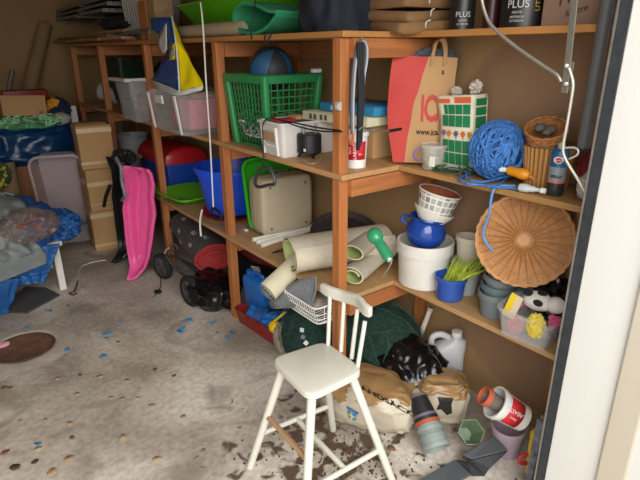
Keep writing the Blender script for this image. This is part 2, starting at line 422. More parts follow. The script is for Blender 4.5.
for o_ in [o for o in S.objects if o.name.startswith('plank')]: o_.location.z += .014
m = MB(); m.blob((.07, .32, .045), .25, 3, 3, 3); tag(obj('folded_black_cloth', m, plastic('black_cloth', '#141416', .9), smooth=True), 'long black cloth bundle lying on the planks', 'cloth').location = (1.37, 4.35, Z3 + .135)
m = MB()
for i in range(5): m.tube([(.02 * i - .04, -.35 + .03 * i, .01 * (i % 3)), (.02 * i - .05 + .02 * (i % 2), .3, .012 * (i % 2))], .009, 8)
t = thing('tent_pole_bundle', 'bundle of thin grey metal poles on the shelf top', 'poles', (1.32, 3.75, Z3 + .05))
for i in range(5):
    m = MB(); m.tube([(.022 * i - .04, -.3 + .03 * i, .012 * (i % 3)), (.022 * i - .05 + .02 * (i % 2), .28, .012 * (i % 2))], .009, 8); obj('pole', m, STEEL, t)
# ribbed white basket and timber block
t = thing('ribbed_basket', 'grey white ribbed laundry basket on the shelf top', 'basket', (1.50, 3.93, Z3 + .005), rz=.1)
m = MB(); tub(m, .24, .32, .30, .40, .30, .004, .05, .012); obj('body', m, plastic('basket_greywhite', '#8d8b85'), t)
for k in range(9):
    m = MB(); m.box((-.141, -.15 + .0375 * k, .16), (.006, .014, .24), Euler((0, -.10, 0)).to_matrix()); obj('rib', m, plastic('basket_rib', '#b3b0a8'), t, smooth=False)
t = thing('timber_block', 'short upright block of pine boards on the shelf top', 'wood', (1.36, 3.52, Z3 + .001))
for k in range(2):
    m = MB(); m.box((.0, .075 - .15 * k, .12), (.12, .14, .24)); obj('board', m, TIM[0] if k else PINE_Z, t, bevel=.002, smooth=False)
# beige roll under the lime tub
m = MB(); m.lathe([(.001, 0), (.032, 0), (.034, .02), (.034, .93), (.03, .94), (.012, .935), (.001, .93)], 20, place((1.325, 3.28, Z3 + .036), rx=pi / 2))
tag(obj('rolled_blind', m, plastic('beige_vinyl', '#9c8a70', .6)), 'beige rolled blind lying along the shelf edge under the lime tub', 'roll')
# lime tub
LIME = plastic('lime_plastic', '#5cb51c', .35)
t = thing('lime_tub', 'long lime green plastic tub high on the shelf top', 'tub', (1.60, 2.86, Z3 + .071))
m = MB(); tub(m, .26, .66, .40, .86, .115, .005, .05, .014); obj('shell', m, LIME, t)
m = MB()
for sy in (-1, 1): m.tube([(-.08, sy * .436, .11), (-.05, sy * .455, .125), (.05, sy * .455, .125), (.08, sy * .436, .11)], .008, 8, 4); obj('handle', m, LIME, t); m = MB()
m.b.free()
m = MB(); m.blob((.10, .22, .045), .15, 3, 4, 4); tag(obj('navy_cloth', m, plastic('navy_cloth', '#1c2546', .9)), 'navy blue cloth heaped inside the lime green tub', 'cloth').location = (1.60, 2.84, Z3 + .145)
# folded green foam pad
t = thing('foam_mat', 'green foam sleeping mat rolled into a loose loop', 'mat', (1.30, 2.16, Z3))
m = MB(); pth = [(.255, .075), (.20, .040), (.12, .014), (.02, .009), (-.09, .030), (-.125, .078), (-.09, .122), (.0, .138), (.10, .122), (.19, .095), (.256, .088)]
pth = catmull([V((0, p[0] - .1, p[1])) for p in pth], 5)
nn = len(pth); n2 = [(pth[min(i + 1, nn - 1)] - pth[max(i - 1, 0)]).normalized() for i in range(nn)]
off = [V((0, -d.z, d.y)) * .007 for d in n2]
ring = [p + o for p, o in zip(pth, off)] + [p - o for p, o in zip(pth[::-1], off[::-1])]
ring = [V((p.x, -p.y, p.z)) for p in ring]
m.loft([[p + V((x, .12 * x, 0)) for p in ring] for x in (0, .15, .32)]); obj('pad', m, plastic('foam_green', '#2f8f62', .8, bump=.2, bs=80), t)
m = MB(); m.tube(rope_pts([(256, -6, 1.285), (254, 10, 1.285), (251, 30, 1.27), (252, 39, 1.268)], V((1.30, 2.16, Z3))), .003, 6, 4); obj('cord', m, BLACK, t)
# black bags
for i, (loc, r3, lab) in enumerate([((1.74, 2.10, Z3 + .12), (.08, .30, .18), 'black soft bag beside the green foam mat on the shelf top'), ((1.50, 1.80, Z3 + .10), (.17, .14, .16), 'dark navy sports bag between the black bag and brown paper bags')]):
    m = MB(); m.blob(r3, .10, 2.2, 11 + i, 4, flat=-.095, p=.75); o = obj('soft_bag', m, plastic('bag_cloth%d' % i, ['#131313', '#141a26'][i], .8, bump=.3, bs=30)); tag(o, lab, 'bag').location = loc
m = MB(); m.tube([(1.288, 2.06, Z3 - .012), (1.268, 2.05, Z3 - .005), (1.262, 2.035, Z3 - .03), (1.266, 2.02, Z3 - .05), (1.262, 2.01, Z3 - .02), (1.285, 2.0, Z3 + .02)], .003, 6, 4)
tag(obj('bag_strap', m, BLACK), 'thin black strap end dangling over the top shelf edge', 'strap')
# folded brown paper bags on the corner
KR = plastic('kraft_paper', '#7d5c39', .85, var=.14)
for k in range(5):
    z = Z3 + .002 + k * .042
    t = thing('folded_paper_bag', ['lowest folded brown paper bag on the shelf corner, its tip hanging over', 'second folded brown paper bag of the corner stack', 'middle folded brown paper bag of the corner stack', 'second from top folded paper bag of the corner stack', 'topmost folded brown paper bag of the corner stack'][k], 'paper bag', (1.645 + .012 * (k % 2), 1.545 + .012 * ((k * 2) % 3), z), rz=-.14 + .08 * ((k * 3) % 4 - 1), group='folded paper bags on the shelf corner')
    m = MB(); L = []
    for s_, zz in ((.94, 0), (1, .012), (1, .028), (.95, .039)): L.append([(x * s_, y * s_, zz + .003 * sin(x * 30 + k)) for x, y, _ in rrect(.27, .24, .02, 0, 3)])
    m.loft(L)
    if k < 2:
        for v_ in m.b.verts: v_.co.z -= .20 * max(0, -(v_.co.x + v_.co.y) - .15)
    obj('bag', m, KR, t)
    m = MB(); m.tube([(-.02, -.123, .01), (-.025, -.128, .02), (-.02, -.128, .03), (.0, -.123, .036)], .003, 6, 3); obj('string_handle', m, plastic('string', '#c9c2b2', .9), t)
# paint cans of the shallow top shelf
DK, MAR = plastic('black_label', '#1b1a1b', .4), plastic('maroon_label', '#3a1715', .4)
TXT = plastic('can_print', '#b9b4ab', .5); GOLD = plastic('gold_print', '#b58f35', .4)
c_ = at(467, 29, z=Z3)
can('paint_can', 'slim black can printed PLUS on the end of the top shelf beside the paper bags', (1.69, 1.335, Z3), .045, .19, DK, plastic('can_lid_grey', '#4a4a48', .3, metal=.6), [('PLUS', .026, .052), ('ALKYD', .010, .032), ('EXTERIOR', .009, .020)], TXT, 'cans on the top shelf')
can('paint_can', 'narrow maroon can between the two black cans on the top shelf', (1.715, 1.225, Z3), .028, .18, MAR, DK, None, None, 'cans on the top shelf')
can('paint_can', 'wide black can printed PLUS with a gold side label on the top shelf', (1.70, 1.085, Z3), .075, .2, DK, STEEL, [('PLUS', .034, .070), ('ALKYD', .011, .046), ('EXTERIOR', .010, .032), ('EXTERIOR', .010, .020)], TXT, 'cans on the top shelf', face=(-.96, -.25))
t = [o for o in S.objects if o.name.startswith('paint_can') and o.type == 'EMPTY'][-1]
me = text('gold_lettering', 'UTE', .024, GOLD, t, faceM((0, 0, 0), (0, 1, 0), (-1, 0, 0)), ext=.0004).data
for v in me.vertices:
    a = v.co.x / .076 + math.atan2(-.9, -.45); v.co = V(((.0762 + v.co.z) * cos(a), (.0762 + v.co.z) * sin(a), .07 + v.co.y))
t = thing('printed_carton', 'tan carton with dark script print behind the grey metal bar on the top shelf', 'box', (1.72, .875, Z3), rz=.0)
m = MB(); m.box((0, 0, .1), (.16, .22, .2)); obj('box', m, plastic('tan_carton', '#7d6350', .7), t, bevel=.003, smooth=False)
text('lettering', 'Maling', .05, plastic('script_ink', '#2f2522', .7), t, faceM((-.0808, .0, .085), (0, -1, .25), (0, .25, 1)), shear=.3)
text('lettering', 'for tre', .026, plastic('script_ink', '#2f2522', .7), t, faceM((-.0808, .0, .04), (0, -1, .25), (0, .25, 1)), shear=.3)

# ------------------------------------------------------------------ hanging supermarket bag, cord and cable
B0 = V((1.25, 3.0, 1.35))
BB, YY, WW = plastic('bag_blue', '#0f4a94', .3, bump=.3, bs=20), plastic('bag_yellow', '#e0c90e', .3, bump=.3, bs=20), plastic('bag_white', '#d8d8d6', .3, bump=.3, bs=20)
t = thing('carrier_bag', 'blue, yellow and white plastic carrier bag hanging from the top shelf', 'bag', B0)
blue = [(151, 18, 1.262), (172, 17, 1.255), (175, 40, 1.215), (179, 92, 1.20), (165, 88, 1.235), (152, 80, 1.26), (160, 66, 1.25), (167, 52, 1.245), (167, 22, 1.25), (158, 34, 1.262), (152, 30, 1.265)]
obj('blue_face', sheet_poly(blue, B0, 3, .007), BB, t, solid=.002, recalc=True)
yel = [(172.5, 17, 1.254), (181, 40, 1.25), (190, 60, 1.25), (203, 84, 1.25), (203, 88, 1.25), (195, 87, 1.225), (180, 92, 1.198), (176, 40, 1.213)]
obj('yellow_face', sheet_poly(yel, B0, 3, .007), YY, t, solid=.002)
m = MB(); m.tube(rope_pts([(172, 17, 1.252), (175.5, 40, 1.211), (178, 66, 1.203), (179.5, 92, 1.197)], B0), .004, 6, 3); obj('white_edge', m, WW, t)
obj('white_lining', sheet_poly([(166.5, 23, 1.245), (158.5, 35, 1.258), (158, 46, 1.256), (163, 54, 1.245), (167, 50, 1.236)], B0, 2, .004, mb=MB()), WW, t, solid=.003)
obj('bottom_hem', sheet_poly([(151, 79, 1.258), (165, 87, 1.232), (179, 91, 1.197), (203, 86, 1.248), (202, 90, 1.248), (179, 96, 1.193), (163, 92, 1.23), (156, 88, 1.25)], B0, 2, .004), WW, t, solid=.003)
obj('yellow_badge', sheet_poly([(169, 47, 1.221), (174.5, 43, 1.204), (175, 59, 1.199), (169, 61, 1.216)], B0, 1, .001), YY, t, solid=.002)
m = MB(); m.tube(rope_pts([(170.5, 57, 1.207), (170.5, 50, 1.208), (173.2, 49, 1.197), (173.4, 56, 1.196)], B0), .003, 6, 2); obj('badge_mark', m, BB, t)
B1 = V((1.24, 2.75, 1.2))
t = thing('pull_cord', 'white cord hanging down in front of the shelves', 'cord', B1)
m = MB(); m.tube(rope_pts([(200.5, 3, 1.26), (203, 26, 1.24), (206, 80, 1.24), (210, 140, 1.24), (213, 200, 1.24), (213.5, 208, 1.24)], B1), .0042, 8, 4); obj('cord', m, plastic('cord_white', '#d9d6cf', .8), t)
m = MB(); m.tube(rope_pts([(213, 208, 1.24), (211, 214, 1.245), (215, 219, 1.24), (221, 218, 1.235), (220, 213, 1.235), (214, 208, 1.24)], B1), .008, 8, 4, closed=False); obj('black_loop', m, BLACK, t)
m = MB(); m.tube(rope_pts([(202, 210, 1.225), (200, 222, 1.225), (201, 236, 1.225)], B1), .006, 8, 3); obj('cord_end', m, plastic('cord_white', '#d9d6cf', .8), t)
B2 = V((1.2, 2.0, 1.05))
t = thing('release_cable', 'black cable with a dark D-shaped pull handle hanging at the white box', 'cable', B2)
m = MB(); m.tube(rope_pts([(264, 168, 1.255), (263, 140, 1.255), (263, 124, 1.257), (270, 118, 1.262), (283, 121, 1.26), (300, 127, 1.25), (320, 131, 1.245), (340, 131.5, 1.262), (341.5, 131.5, 1.266)], B2), .0032, 8, 4); obj('cable', m, BLACK, t)
m = MB(); m.tube(rope_pts([(276, 119, 1.262), (300, 124, 1.252), (320, 128, 1.248), (340, 130.5, 1.262)], B2), .0032, 8, 4); obj('second_cable', m, BLACK, t)
m = MB(); m.tube(rope_pts([(258, 171, 1.255), (265, 167, 1.25), (271, 170, 1.245), (275, 183, 1.245), (268, 185, 1.25), (259, 187, 1.258), (255, 183, 1.262)], B2), .0085, 8, 4, closed=True); obj('handle', m, plastic('handle_grey', '#3a3b3d', .5), t)
# jumper leads on the corner
B3 = V((1.31, 1.53, 1.3))
t = thing('jumper_leads', 'looped grey and white leads with black straps hanging at the corner post', 'cable', B3)
for i, (dx, du) in enumerate(((0, 0), (.012, 2.2), (-.006, -1.5))):
    m = MB(); m.tube([at(u + du * .7, v + i, y=1.545 - .03 - dx) - B3 for u, v in ((352, 132), (352, 100), (354, 66), (358, 46), (362, 40), (365.5, 46), (365.5, 60), (363, 75), (362, 95))], .0045, 8, 5)
    obj('lead', m, plastic('lead_%d' % i, ['#6d7076', '#9a9da3', '#3d3f44'][i], .5), t)
for i in range(3):
    m = MB(); q = [at(u + i * 2.2, v, y=1.50) - B3 for u, v in ((358, 42), (358, 60), (359, 90), (358.5 - i * .6, 120), (358 - i, 150 - i * 4))]
    m.tube(q, [.006, .009], 6, 3); obj('strap', m, BLACK, t)
m = MB(); m.tube([at(u, v, y=1.49) - B3 for u, v in ((350, 131), (349, 138), (352, 145), (353, 133))], .0045, 8, 4); obj('copper_clip', m, plastic('copper_clip', '#a3542c', .4), t)
m = MB(); m.tube([at(362, 39, y=1.545) - B3, at(362, 41, y=1.49) - B3, at(362, 37, y=1.485) - B3], .003, 6); obj('hook', m, STEEL, t)
t = thing('post_clip', 'small grey plastic clip on the corner post', 'clip', at(339.5, 106, x=1.28))
m = MB(); m.box((-.006, .0, 0), (.012, .028, .032)); m.box((-.014, 0, 0), (.006, .018, .02)); obj('clip', m, plastic('clip_grey', '#a9a49c', .5), t, bevel=.002, smooth=False)
# ================================================================== middle shelf, deep unit
def boxy(w, d, h, r=.01, k=.003, M=None, m=None):      # soft-edged solid box, base at z 0
    m = m or MB(); L = []
    for s_, z in ((k, 0), (0, k), (0, h - k), (k, h)): L.append(rrect(w - 2 * s_, d - 2 * s_, r, z, 3))
    return m.loft(L, True, True, True, M)
# white bucket lying on its side, dark green bin
t = thing('plastic_pail', 'grey white pail tipped on its side in the far bay of the middle shelf', 'bucket', (1.44, 5.34, Z2 + .105), rot=(pi / 2 + .15, 0, .85))
m = MB(); pot(m, .078, .10, .20, .004, .006, .02); obj('body', m, plastic('pail_greywhite', '#b9b7b2', .45), t)
m = MB(); m.tube([(.104 * cos(a), .104 * sin(a), .185 - .06 * sin(a)) for a in [i * pi / 12 for i in range(13)]], .004, 6); obj('bail_handle', m, plastic('yellow_bail', '#8c8a2a', .5), t)
t = thing('dark_green_bin', 'dark green tapered bin leaning in the far bay of the middle shelf', 'bin', (1.62, 5.15, Z2 + .03), rot=(0, .10, .2))
m = MB(); tub(m, .22, .22, .32, .32, .36, .004, .04, .01); obj('body', m, plastic('bin_green', '#21382c', .45), t)
m = MB(); m.box((-.15, 0, .33), (.035, .12, .012)); obj('lug', m, plastic('bin_green', '#21382c'), t, bevel=.003)
t = thing('black_holdall', 'black holdall behind the lidded clear box on the middle shelf', 'bag', (1.70, 4.15, Z2 + .19))
m = MB(); m.blob((.11, .34, .20), .08, 2.4, 5, 4, flat=-.18, p=.8); obj('body', m, plastic('bag_cloth2', '#151618', .75, bump=.3, bs=30), t)
m = MB(); m.tube([(-.17, -.12, .10), (-.22, -.04, .16), (-.22, .06, .16), (-.17, .14, .10)], .012, 8, 4); obj('handle', m, BLACK, t)
m = MB(); m.box((-.185, -.10, .06), (.006, .012, .06)); obj('buckle', m, plastic('buckle_grey', '#9a9a98'), t)
# clear boxes
def clear_box(name, label, loc, w, d, h, lid=None, group=None, rz=0, cm=CLEAR2):
    t = thing(name, label, 'storage box', loc, rz=rz, group=group)
    m = MB(); tub(m, w * .86, d * .88, w, d, h, .004, .025, .010); obj('body', m, cm, t)
    return t
t = clear_box('clear_storage_box', 'clear storage box with a pale lid edge on the middle shelf', (1.37, 3.81, Z2 + .001), .40, .34, .27, group='clear plastic storage boxes')
m = MB(); m.box((-.205, 0, .282), (.05, .35, .022)); m.box((.0, -.170, .285), (.38, .02, .018)); obj('lid_edge', m, plastic('lid_pale', '#c9c4ba', .5), t, bevel=.004, smooth=False)
m = MB(); m.blob((.13, .11, .10), .2, 3, 8, 3, flat=-.09); tag(obj('brown_toys', m, plastic('brown_mix', '#8a6a58', .7, var=.3, vs=14)), 'brown and grey odds and ends inside the lidded clear box', 'toys').location = (1.39, 3.80, Z2 + .105)
t = clear_box('clear_storage_box', 'clear plastic box of pink toys under the blue and yellow bag', (1.355, 3.07, Z2 + .001), .38, .46, .235, group='clear plastic storage boxes')
m = MB()
for y in (-.2, .2): m.box((-.195, y * .98, .12), (.014, .016, .22), Euler((0, -.11, 0)).to_matrix())
obj('corner_rib', m, plastic('rib_white', '#d5d3d0', .4), t, smooth=False) if False else m.b.free()
for y in (-.212, .212):
    m = MB(); m.box((-.183, y * .97, .12), (.010, .03, .22), Euler((0, -.11, 0)).to_matrix()); obj('corner_rib', m, plastic('rib_white', '#d5d3d0', .4), t, bevel=.003, smooth=False)
m = MB(); m.box((-.205, 0, .20), (.012, .12, .05), Euler((0, -.11, 0)).to_matrix()); obj('grip', m, plastic('rib_white', '#d5d3d0', .4), t, bevel=.004, smooth=False)
PINKB = plastic('toy_pink', '#c4566c', .5)
m = boxy(.24, .29, .17, .02); t2 = tag(obj('pink_toy_case', m, PINKB), 'pink plastic toy case with dark dots inside the clear box', 'toy'); t2.location = (1.37, 3.02, Z2 + .03)
for i in range(3):
    for s_ in range(2):
        m = MB(); m.box((-.1215 if s_ else -.06 + .06 * i, (-.1 + .1 * i) if s_ else -.1465, .10), (.003 if s_ else .012, .012 if s_ else .003, .02)); obj('dot', m, plastic('toy_plum', '#7c2c48'), t2, smooth=False)
m = MB(); m.lathe([(.001, 0), (.07, 0), (.075, .015), (.06, .03), (.001, .032)], 24); tag(obj('yellow_disc', m, plastic('toy_ochre', '#c99a4a', .5)), 'ochre yellow round disc lying on the pink toy case', 'toy').location = (1.385, 3.015, Z2 + .203)
m = boxy(.05, .06, .05, .008); tag(obj('red_toy_block', m, plastic('toy_red', '#b3232a')), 'small red block on top of the pink toy case', 'toy').location = (1.48, 2.93, Z2 + .203)
t = thing('yellow_toy_box', 'small yellow box with a dark ring mark beside the clear pink toy box', 'box', (1.52, 2.70, Z2))
m = boxy(.14, .10, .12, .004); obj('box', m, plastic('ochre_box', '#c08a22', .6), t)
m = MB(); m.lathe([(.018, 0), (.028, 0), (.028, .002), (.018, .002), (.018, 0)], 20, place((-.02, -.0505, .06), rx=pi / 2)); obj('ring_mark', m, INK, t)
# green lattice crate with ball and tinsel
GRN = plastic('crate_green', '#2a8047', .4)
cl_ = V((1.48, 2.34, Z2 + .002))
t = thing('green_lattice_crate', 'green plastic lattice crate holding a ball on the middle shelf', 'crate', cl_)
W0, D0, W1, D1, HC = .27, .31, .32, .37, .345
def wallpt(side, s_, z):                         # point on a crate side, s_ in -1..1
    k = z / HC; w = (W0 + (W1 - W0) * k) / 2; d = (D0 + (D1 - D0) * k) / 2
    return V((-w if side == 0 else w if side == 1 else s_ * w, -d if side == 2 else d if side == 3 else s_ * d, z))
for side in range(4):
    m = MB()
    nv = 11 if side < 2 else 9
    for i in range(1, nv): 
        s_ = -1 + 2 * i / nv; m.bar(wallpt(side, s_, .02), wallpt(side, s_, HC - .02), .0055, .004, (1, 0, 0) if side > 1 else (0, 1, 0))
    for j in range(1, 9):
        z = .02 + (HC - .05) * j / 9; m.bar(wallpt(side, -1, z), wallpt(side, 1, z), .004, .006)
    obj('lattice_side', m, GRN, t, smooth=False)
for sx, sy in ((-1, -1), (1, -1), (1, 1), (-1, 1)):
    m = MB(); m.loft([[(sx * (W0 + (W1 - W0) * k) / 2 + x, sy * (D0 + (D1 - D0) * k) / 2 + y, z) for x, y, _ in rrect(.035, .045, .012, 0, 3)] for k, z in ((0, 0), (1, HC))]); obj('corner_post', m, GRN, t)
m = MB(); L = [rrect(W1 + .03, D1 + .03, .03, HC - .03), rrect(W1 + .045, D1 + .045, .03, HC + .004), rrect(W1 + .03, D1 + .03, .03, HC + .010), rrect(W1 - .01, D1 - .01, .03, HC + .006), rrect(W1 - .01, D1 - .01, .03, HC - .03), rrect(W1 + .03, D1 + .03, .03, HC - .03)]
m.loft(L, False, False); obj('rim', m, GRN, t)
m = MB(); m.loft([rrect(W0, D0, .03, 0), rrect(W0, D0, .03, .012)]); obj('base', m, GRN, t)
m = boxy(.05, .03, .02, .004); tag(obj('white_tag', m, WHITE), 'small white tag on the crate rim corner', 'tag').location = cl_ + V((.14, -.19, HC + .012))
# ball
def ballmat():
    m = bpy.data.materials.new('ball_panels'); m.use_nodes = True; nt = m.node_tree; N = nt.nodes; L = nt.links; b = N['Principled BSDF']; b.inputs['Roughness'].default_value = .55
    tc = N.new('ShaderNodeTexCoord'); sp = N.new('ShaderNodeSeparateXYZ'); L.new(tc.outputs['Object'], sp.inputs[0])
    an = N.new('ShaderNodeMath'); an.operation = 'ARCTAN2'; L.new(sp.outputs[1], an.inputs[0]); L.new(sp.outputs[0], an.inputs[1])
    mu = N.new('ShaderNodeMath'); mu.operation = 'MULTIPLY'; mu.inputs[1].default_value = 3; L.new(an.outputs[0], mu.inputs[0])
    sn = N.new('ShaderNodeMath'); sn.operation = 'SINE'; L.new(mu.outputs[0], sn.inputs[0])
    r = N.new('ShaderNodeValToRGB'); r.color_ramp.interpolation = 'CONSTANT'; r.color_ramp.elements[0].color = (*hexc('#34363a'), 1); r.color_ramp.elements[1].position = .5; r.color_ramp.elements[1].color = (*hexc('#2a5b80'), 1)
    mr = N.new('ShaderNodeMapRange'); mr.inputs[1].default_value = -1; L.new(sn.outputs[0], mr.inputs[0]); L.new(mr.outputs[0], r.inputs[0]); L.new(r.outputs[0], b.inputs['Base Color'])
    return m
t = thing('ball', 'blue and dark grey panelled ball on top of the green crate', 'ball', (1.49, 2.36, Z2 + .375), rot=(.35, -.45, .75))
m = MB(); t_ = bmesh.new(); bmesh.ops.create_uvsphere(t_, u_segments=40, v_segments=24, radius=.112)
me = bpy.data.meshes.new('b'); t_.to_mesh(me); t_.free(); m.b.from_mesh(me); obj('shell', m, ballmat(), t)
for k in range(3):
    m = MB(); m.tube([(.1122 * cos(a) * cos(k * pi / 3), .1122 * cos(a) * sin(k * pi / 3), .1122 * sin(a)) for a in [2 * pi * i / 40 for i in range(40)]], .0018, 5, closed=True); obj('seam', m, BLACK, t)
# tinsel strands in the crate
t = thing('tinsel_garland', 'silver and green tinsel garland inside the green lattice crate', 'tinsel', cl_ + V((-.045, -.06, .12)))
rnd = random.Random(3)
for col, nm in (('#c9cdd0', 'silver_strands'), ('#3d6b45', 'green_strands'), ('#b59a3e', 'gold_strands')):
    m = MB()
    for k in range(3 if nm != 'gold_strands' else 1):
        c = V((rnd.uniform(-.03, .03), rnd.uniform(-.06, .06), rnd.uniform(-.05, .03)))
        m.tube([c + V((.085 * cos(a * 3 + k), .115 * sin(a * 2.1 + k), .035 * sin(a * 5 + k))) for a in [i * .13 for i in range(60)]], .006, 5)
    o = obj(nm, m, mat(nm, hexc(col), .25, .7 if nm != 'green_strands' else 0, bump=.8, bs=120), t)
# white storage box
WB = plastic('box_milky', '#d9d4cf', .35, alpha=.86)
t = thing('white_storage_box', 'milky white storage box standing at the shelf edge before the green crate', 'storage box', (1.445, 2.055, Z2 + .001), rz=-.02)
m = MB(); tub(m, .31, .19, .335, .215, .150, .004, .02, .008); obj('body', m, WB, t)
m = MB(); m.box((-.170, 0, .09), (.004, .10, .045), Euler((0, -.08, 0)).to_matrix()); obj('wooden_grip', m, plastic('grip_tan', '#a98865', .6), t, bevel=.004, smooth=False)
for y in (-.06, .06):
    m = MB(); m.box((-.168, y, .07), (.010, .012, .13), Euler((0, -.08, 0)).to_matrix()); obj('rib', m, WHITE, t, smooth=False)
m = MB(); m.box((-.166, 0, .05), (.010, .12, .01)); obj('rib', m, WHITE, t, smooth=False)
m = boxy(.10, .07, .012, .004); tag(obj('red_booklet', m, REDINK), 'red booklet on top of the milky white storage box contents', 'booklet').location = (1.36, 2.07, Z2 + .152)
m = boxy(.12, .08, .02, .004); tag(obj('tan_booklet', m, plastic('tan_card', '#b38c66', .8)), 'tan card box on top of the milky white storage box', 'box').location = (1.50, 2.11, Z2 + .150)
m = boxy(.27, .15, .12, .02); tag(obj('stored_papers', m, plastic('paper_mix', '#cfc2b8', .8, var=.2, vs=12)), 'pale papers filling the milky white storage box', 'papers').location = (1.445, 2.055, Z2 + .012)
# board games behind
t = thing('cardboard_box', 'brown cardboard box holding up the board games on the middle shelf', 'box', (1.70, 1.86, Z2))
m = boxy(.22, .34, .15, .003); obj('carton', m, CARD, t)
t = thing('board_game', 'flat cream board game with dark side print, under the blue one', 'board game', (1.64, 1.87, Z2 + .152), rz=.10)
m = boxy(.30, .42, .042, .004); obj('box', m, plastic('game_cream', '#cfc9a8', .6), t)
for k in range(4):
    m = MB(); m.box((-.1505, .15 - .03 * k - (.012 if k > 1 else 0), .021), (.002, .018, .024)); obj('side_print', m, plastic('print_grey', '#5b5a50', .7), t, smooth=False)
t = thing('board_game', 'flat blue board game lying on the cream board game', 'board game', (1.66, 1.82, Z2 + .196), rz=.05)
m = boxy(.26, .36, .040, .004); obj('box', m, plastic('game_blue', '#2f7fa8', .5), t)
m = MB(); m.box((-.1305, .05, .02), (.002, .10, .018)); obj('side_print', m, plastic('print_pale', '#a8cfdc', .6), t, smooth=False)
# black round pot with prongs
t = thing('black_canister', 'black round canister with two steel prongs before the white box', 'canister', (1.40, 1.915, Z2 + .022))
m = MB(); m.lathe([(.001, 0), (.052, 0), (.056, .004), (.056, .082), (.052, .088), (.001, .088)], 32); obj('body', m, plastic('matt_black', '#17181a', .55), t)
for dx, dy in ((-.03, .0), (.028, -.012)):
    m = MB(); m.tube([(dx, dy, .085), (dx, dy, .130)], .0055, 10); obj('prong', m, STEEL, t)
for a in (.3, 2.4, 4.5):
    m = MB(); m.tube([(.03 * cos(a), .03 * sin(a), .004), (.052 * cos(a), .052 * sin(a), -.019)], .006, 8); obj('foot', m, BLACK, t)
m = MB(); m.box((-.048, -.030, .02), (.008, .008, .012)); obj('white_button', m, WHITE, t)
m = MB(); m.tube([at(u, v, z=Z2 + .004) for u, v in ((303, 160), (312, 164), (320, 160), (321, 155), (313, 157))], .0028, 6, 4)
o = tag(obj('flex_lead', m, plastic('lead_cream', '#b9a98a', .6)), 'thin pale flex curled on the shelf under the black canister', 'cable')
# little white bucket with red label
def red_bucket(label, loc, rot, r0, r1, h, words_, group=None, face=(-.72, -.69)):
    t = thing('white_bucket', label, 'bucket', loc, rot=rot, group=group)
    m = MB(); pot(m, r0, r1, h, .003, .004, .018, 32); obj('body', m, WHITE, t)
    a0 = math.atan2(face[1], face[0]); m = MB(); n = 18
    def R(z): return r0 + (r1 - r0) * z / h + .0008
    for k in range(2):
        pass
    z0, z1 = h * .24, h * .74
    m.sheet(lambda s_, q: V((R(z0 + (z1 - z0) * q) * cos(a0 - 1.05 + 2.1 * s_), R(z0 + (z1 - z0) * q) * sin(a0 - 1.05 + 2.1 * s_), z0 + (z1 - z0) * q)), n, 2)
    rl_ = obj('red_label', m, REDINK, t, solid=.0008)
    for body, size, zz, da, rot90 in words_:
        me = text('lettering', body, size, plastic('label_white', '#e9e4e0', .5), rl_, (Matrix.Rotation(pi / 2, 4, 'Z') if rot90 else Matrix.Identity(4)), ext=.0003).data
        for v in me.vertices:
            x, y, z = v.co; rr = R(zz + y) + .0012 + z; a = a0 + da + x / rr; v.co = V((rr * cos(a), rr * sin(a), zz + y))
    return t
t = red_bucket('small white bucket with a red label beside the corner post', (1.43, 1.625, Z2 + .001), (0, 0, 0), .043, .050, .150, [('ALABASTIN', .019, .075, .0, True), ('Extra', .014, .075, -.45, True), ('lim', .012, .06, .5, False)], 'white red-labelled buckets')
m = MB(); m.tube([(.052 * cos(a), .052 * sin(a), .138) for a in [.4 + i * .18 for i in range(18)]], .0025, 6); obj('bail_handle', m, STEEL, t)
t = thing('screwdriver', 'thin steel rod with a black grip poking out across the red paper bag', 'tool', at(385, 131, x=1.45))
o0 = V(t.location)
m = MB(); m.tube([at(366, 131, y=1.42) - o0, at(390, 131, y=1.42) - o0], .0025, 8); obj('shaft', m, STEEL, t)
m = MB(); m.tube([at(389, 131, y=1.42) - o0, at(401, 129, y=1.42) - o0], .006, 10); obj('grip', m, BLACK, t)
m = MB(); m.tube([at(u, v, y=1.42) - o0 for u, v in ((359, 130), (363, 127), (366, 131), (371, 130), (375, 134))], .0028, 6, 4); obj('twisted_wire', m, STEEL, t)

# ================================================================== middle shelf, shallow part
# supermarket paper bag
A_, B_ = V((1.584, 1.555, Z2 + .009)), V((1.735, 1.405, Z2 + .009))
ax = (B_ - A_).normalized(); nb = V((-ax.y, ax.x, 0)); nb = nb if nb.x > 0 else -nb; nf = -nb
KB = plastic('kraft_bag', '#b08a5e', .85, var=.08, vs=5); RB = plastic('bag_red', '#b53a32', .7, var=.06)
t = thing('paper_carrier_bag', 'red and kraft paper carrier bag with grey cloth sticking out', 'paper bag', A_)
Hb = .435; Wb = (B_ - A_).length + .02; Db = .05
def bp_(s_, d, z): return ax * (s_ * Wb) + nb * d + V((0, 0, z)) + (nf * .015 * sin(pi * s_) * sin(pi * z / Hb))
tl, tr = -.03, 1.0
m = MB(); m.mi = 0
def bag_pt(s_, q):
    return bp_(-.12 * sin(pi * q * .9) * (1 - s_) - .04 * q * (1 - s_) + s_, .0, Hb * q - .01 * s_ * q) + noise.noise_vector(V((s_ * 4, q * 5, 1))) * .006
split = lambda q: .20 + .36 * q                   # red to kraft boundary
m.sheet(lambda a, q: bag_pt(a * split(q), q), 6, 12); obj('red_panel', m, RB, t)
m = MB(); m.sheet(lambda a, q: bag_pt(split(q) + (1 - split(q)) * a, q), 8, 12); kp = obj('kraft_panel', m, KB, t)
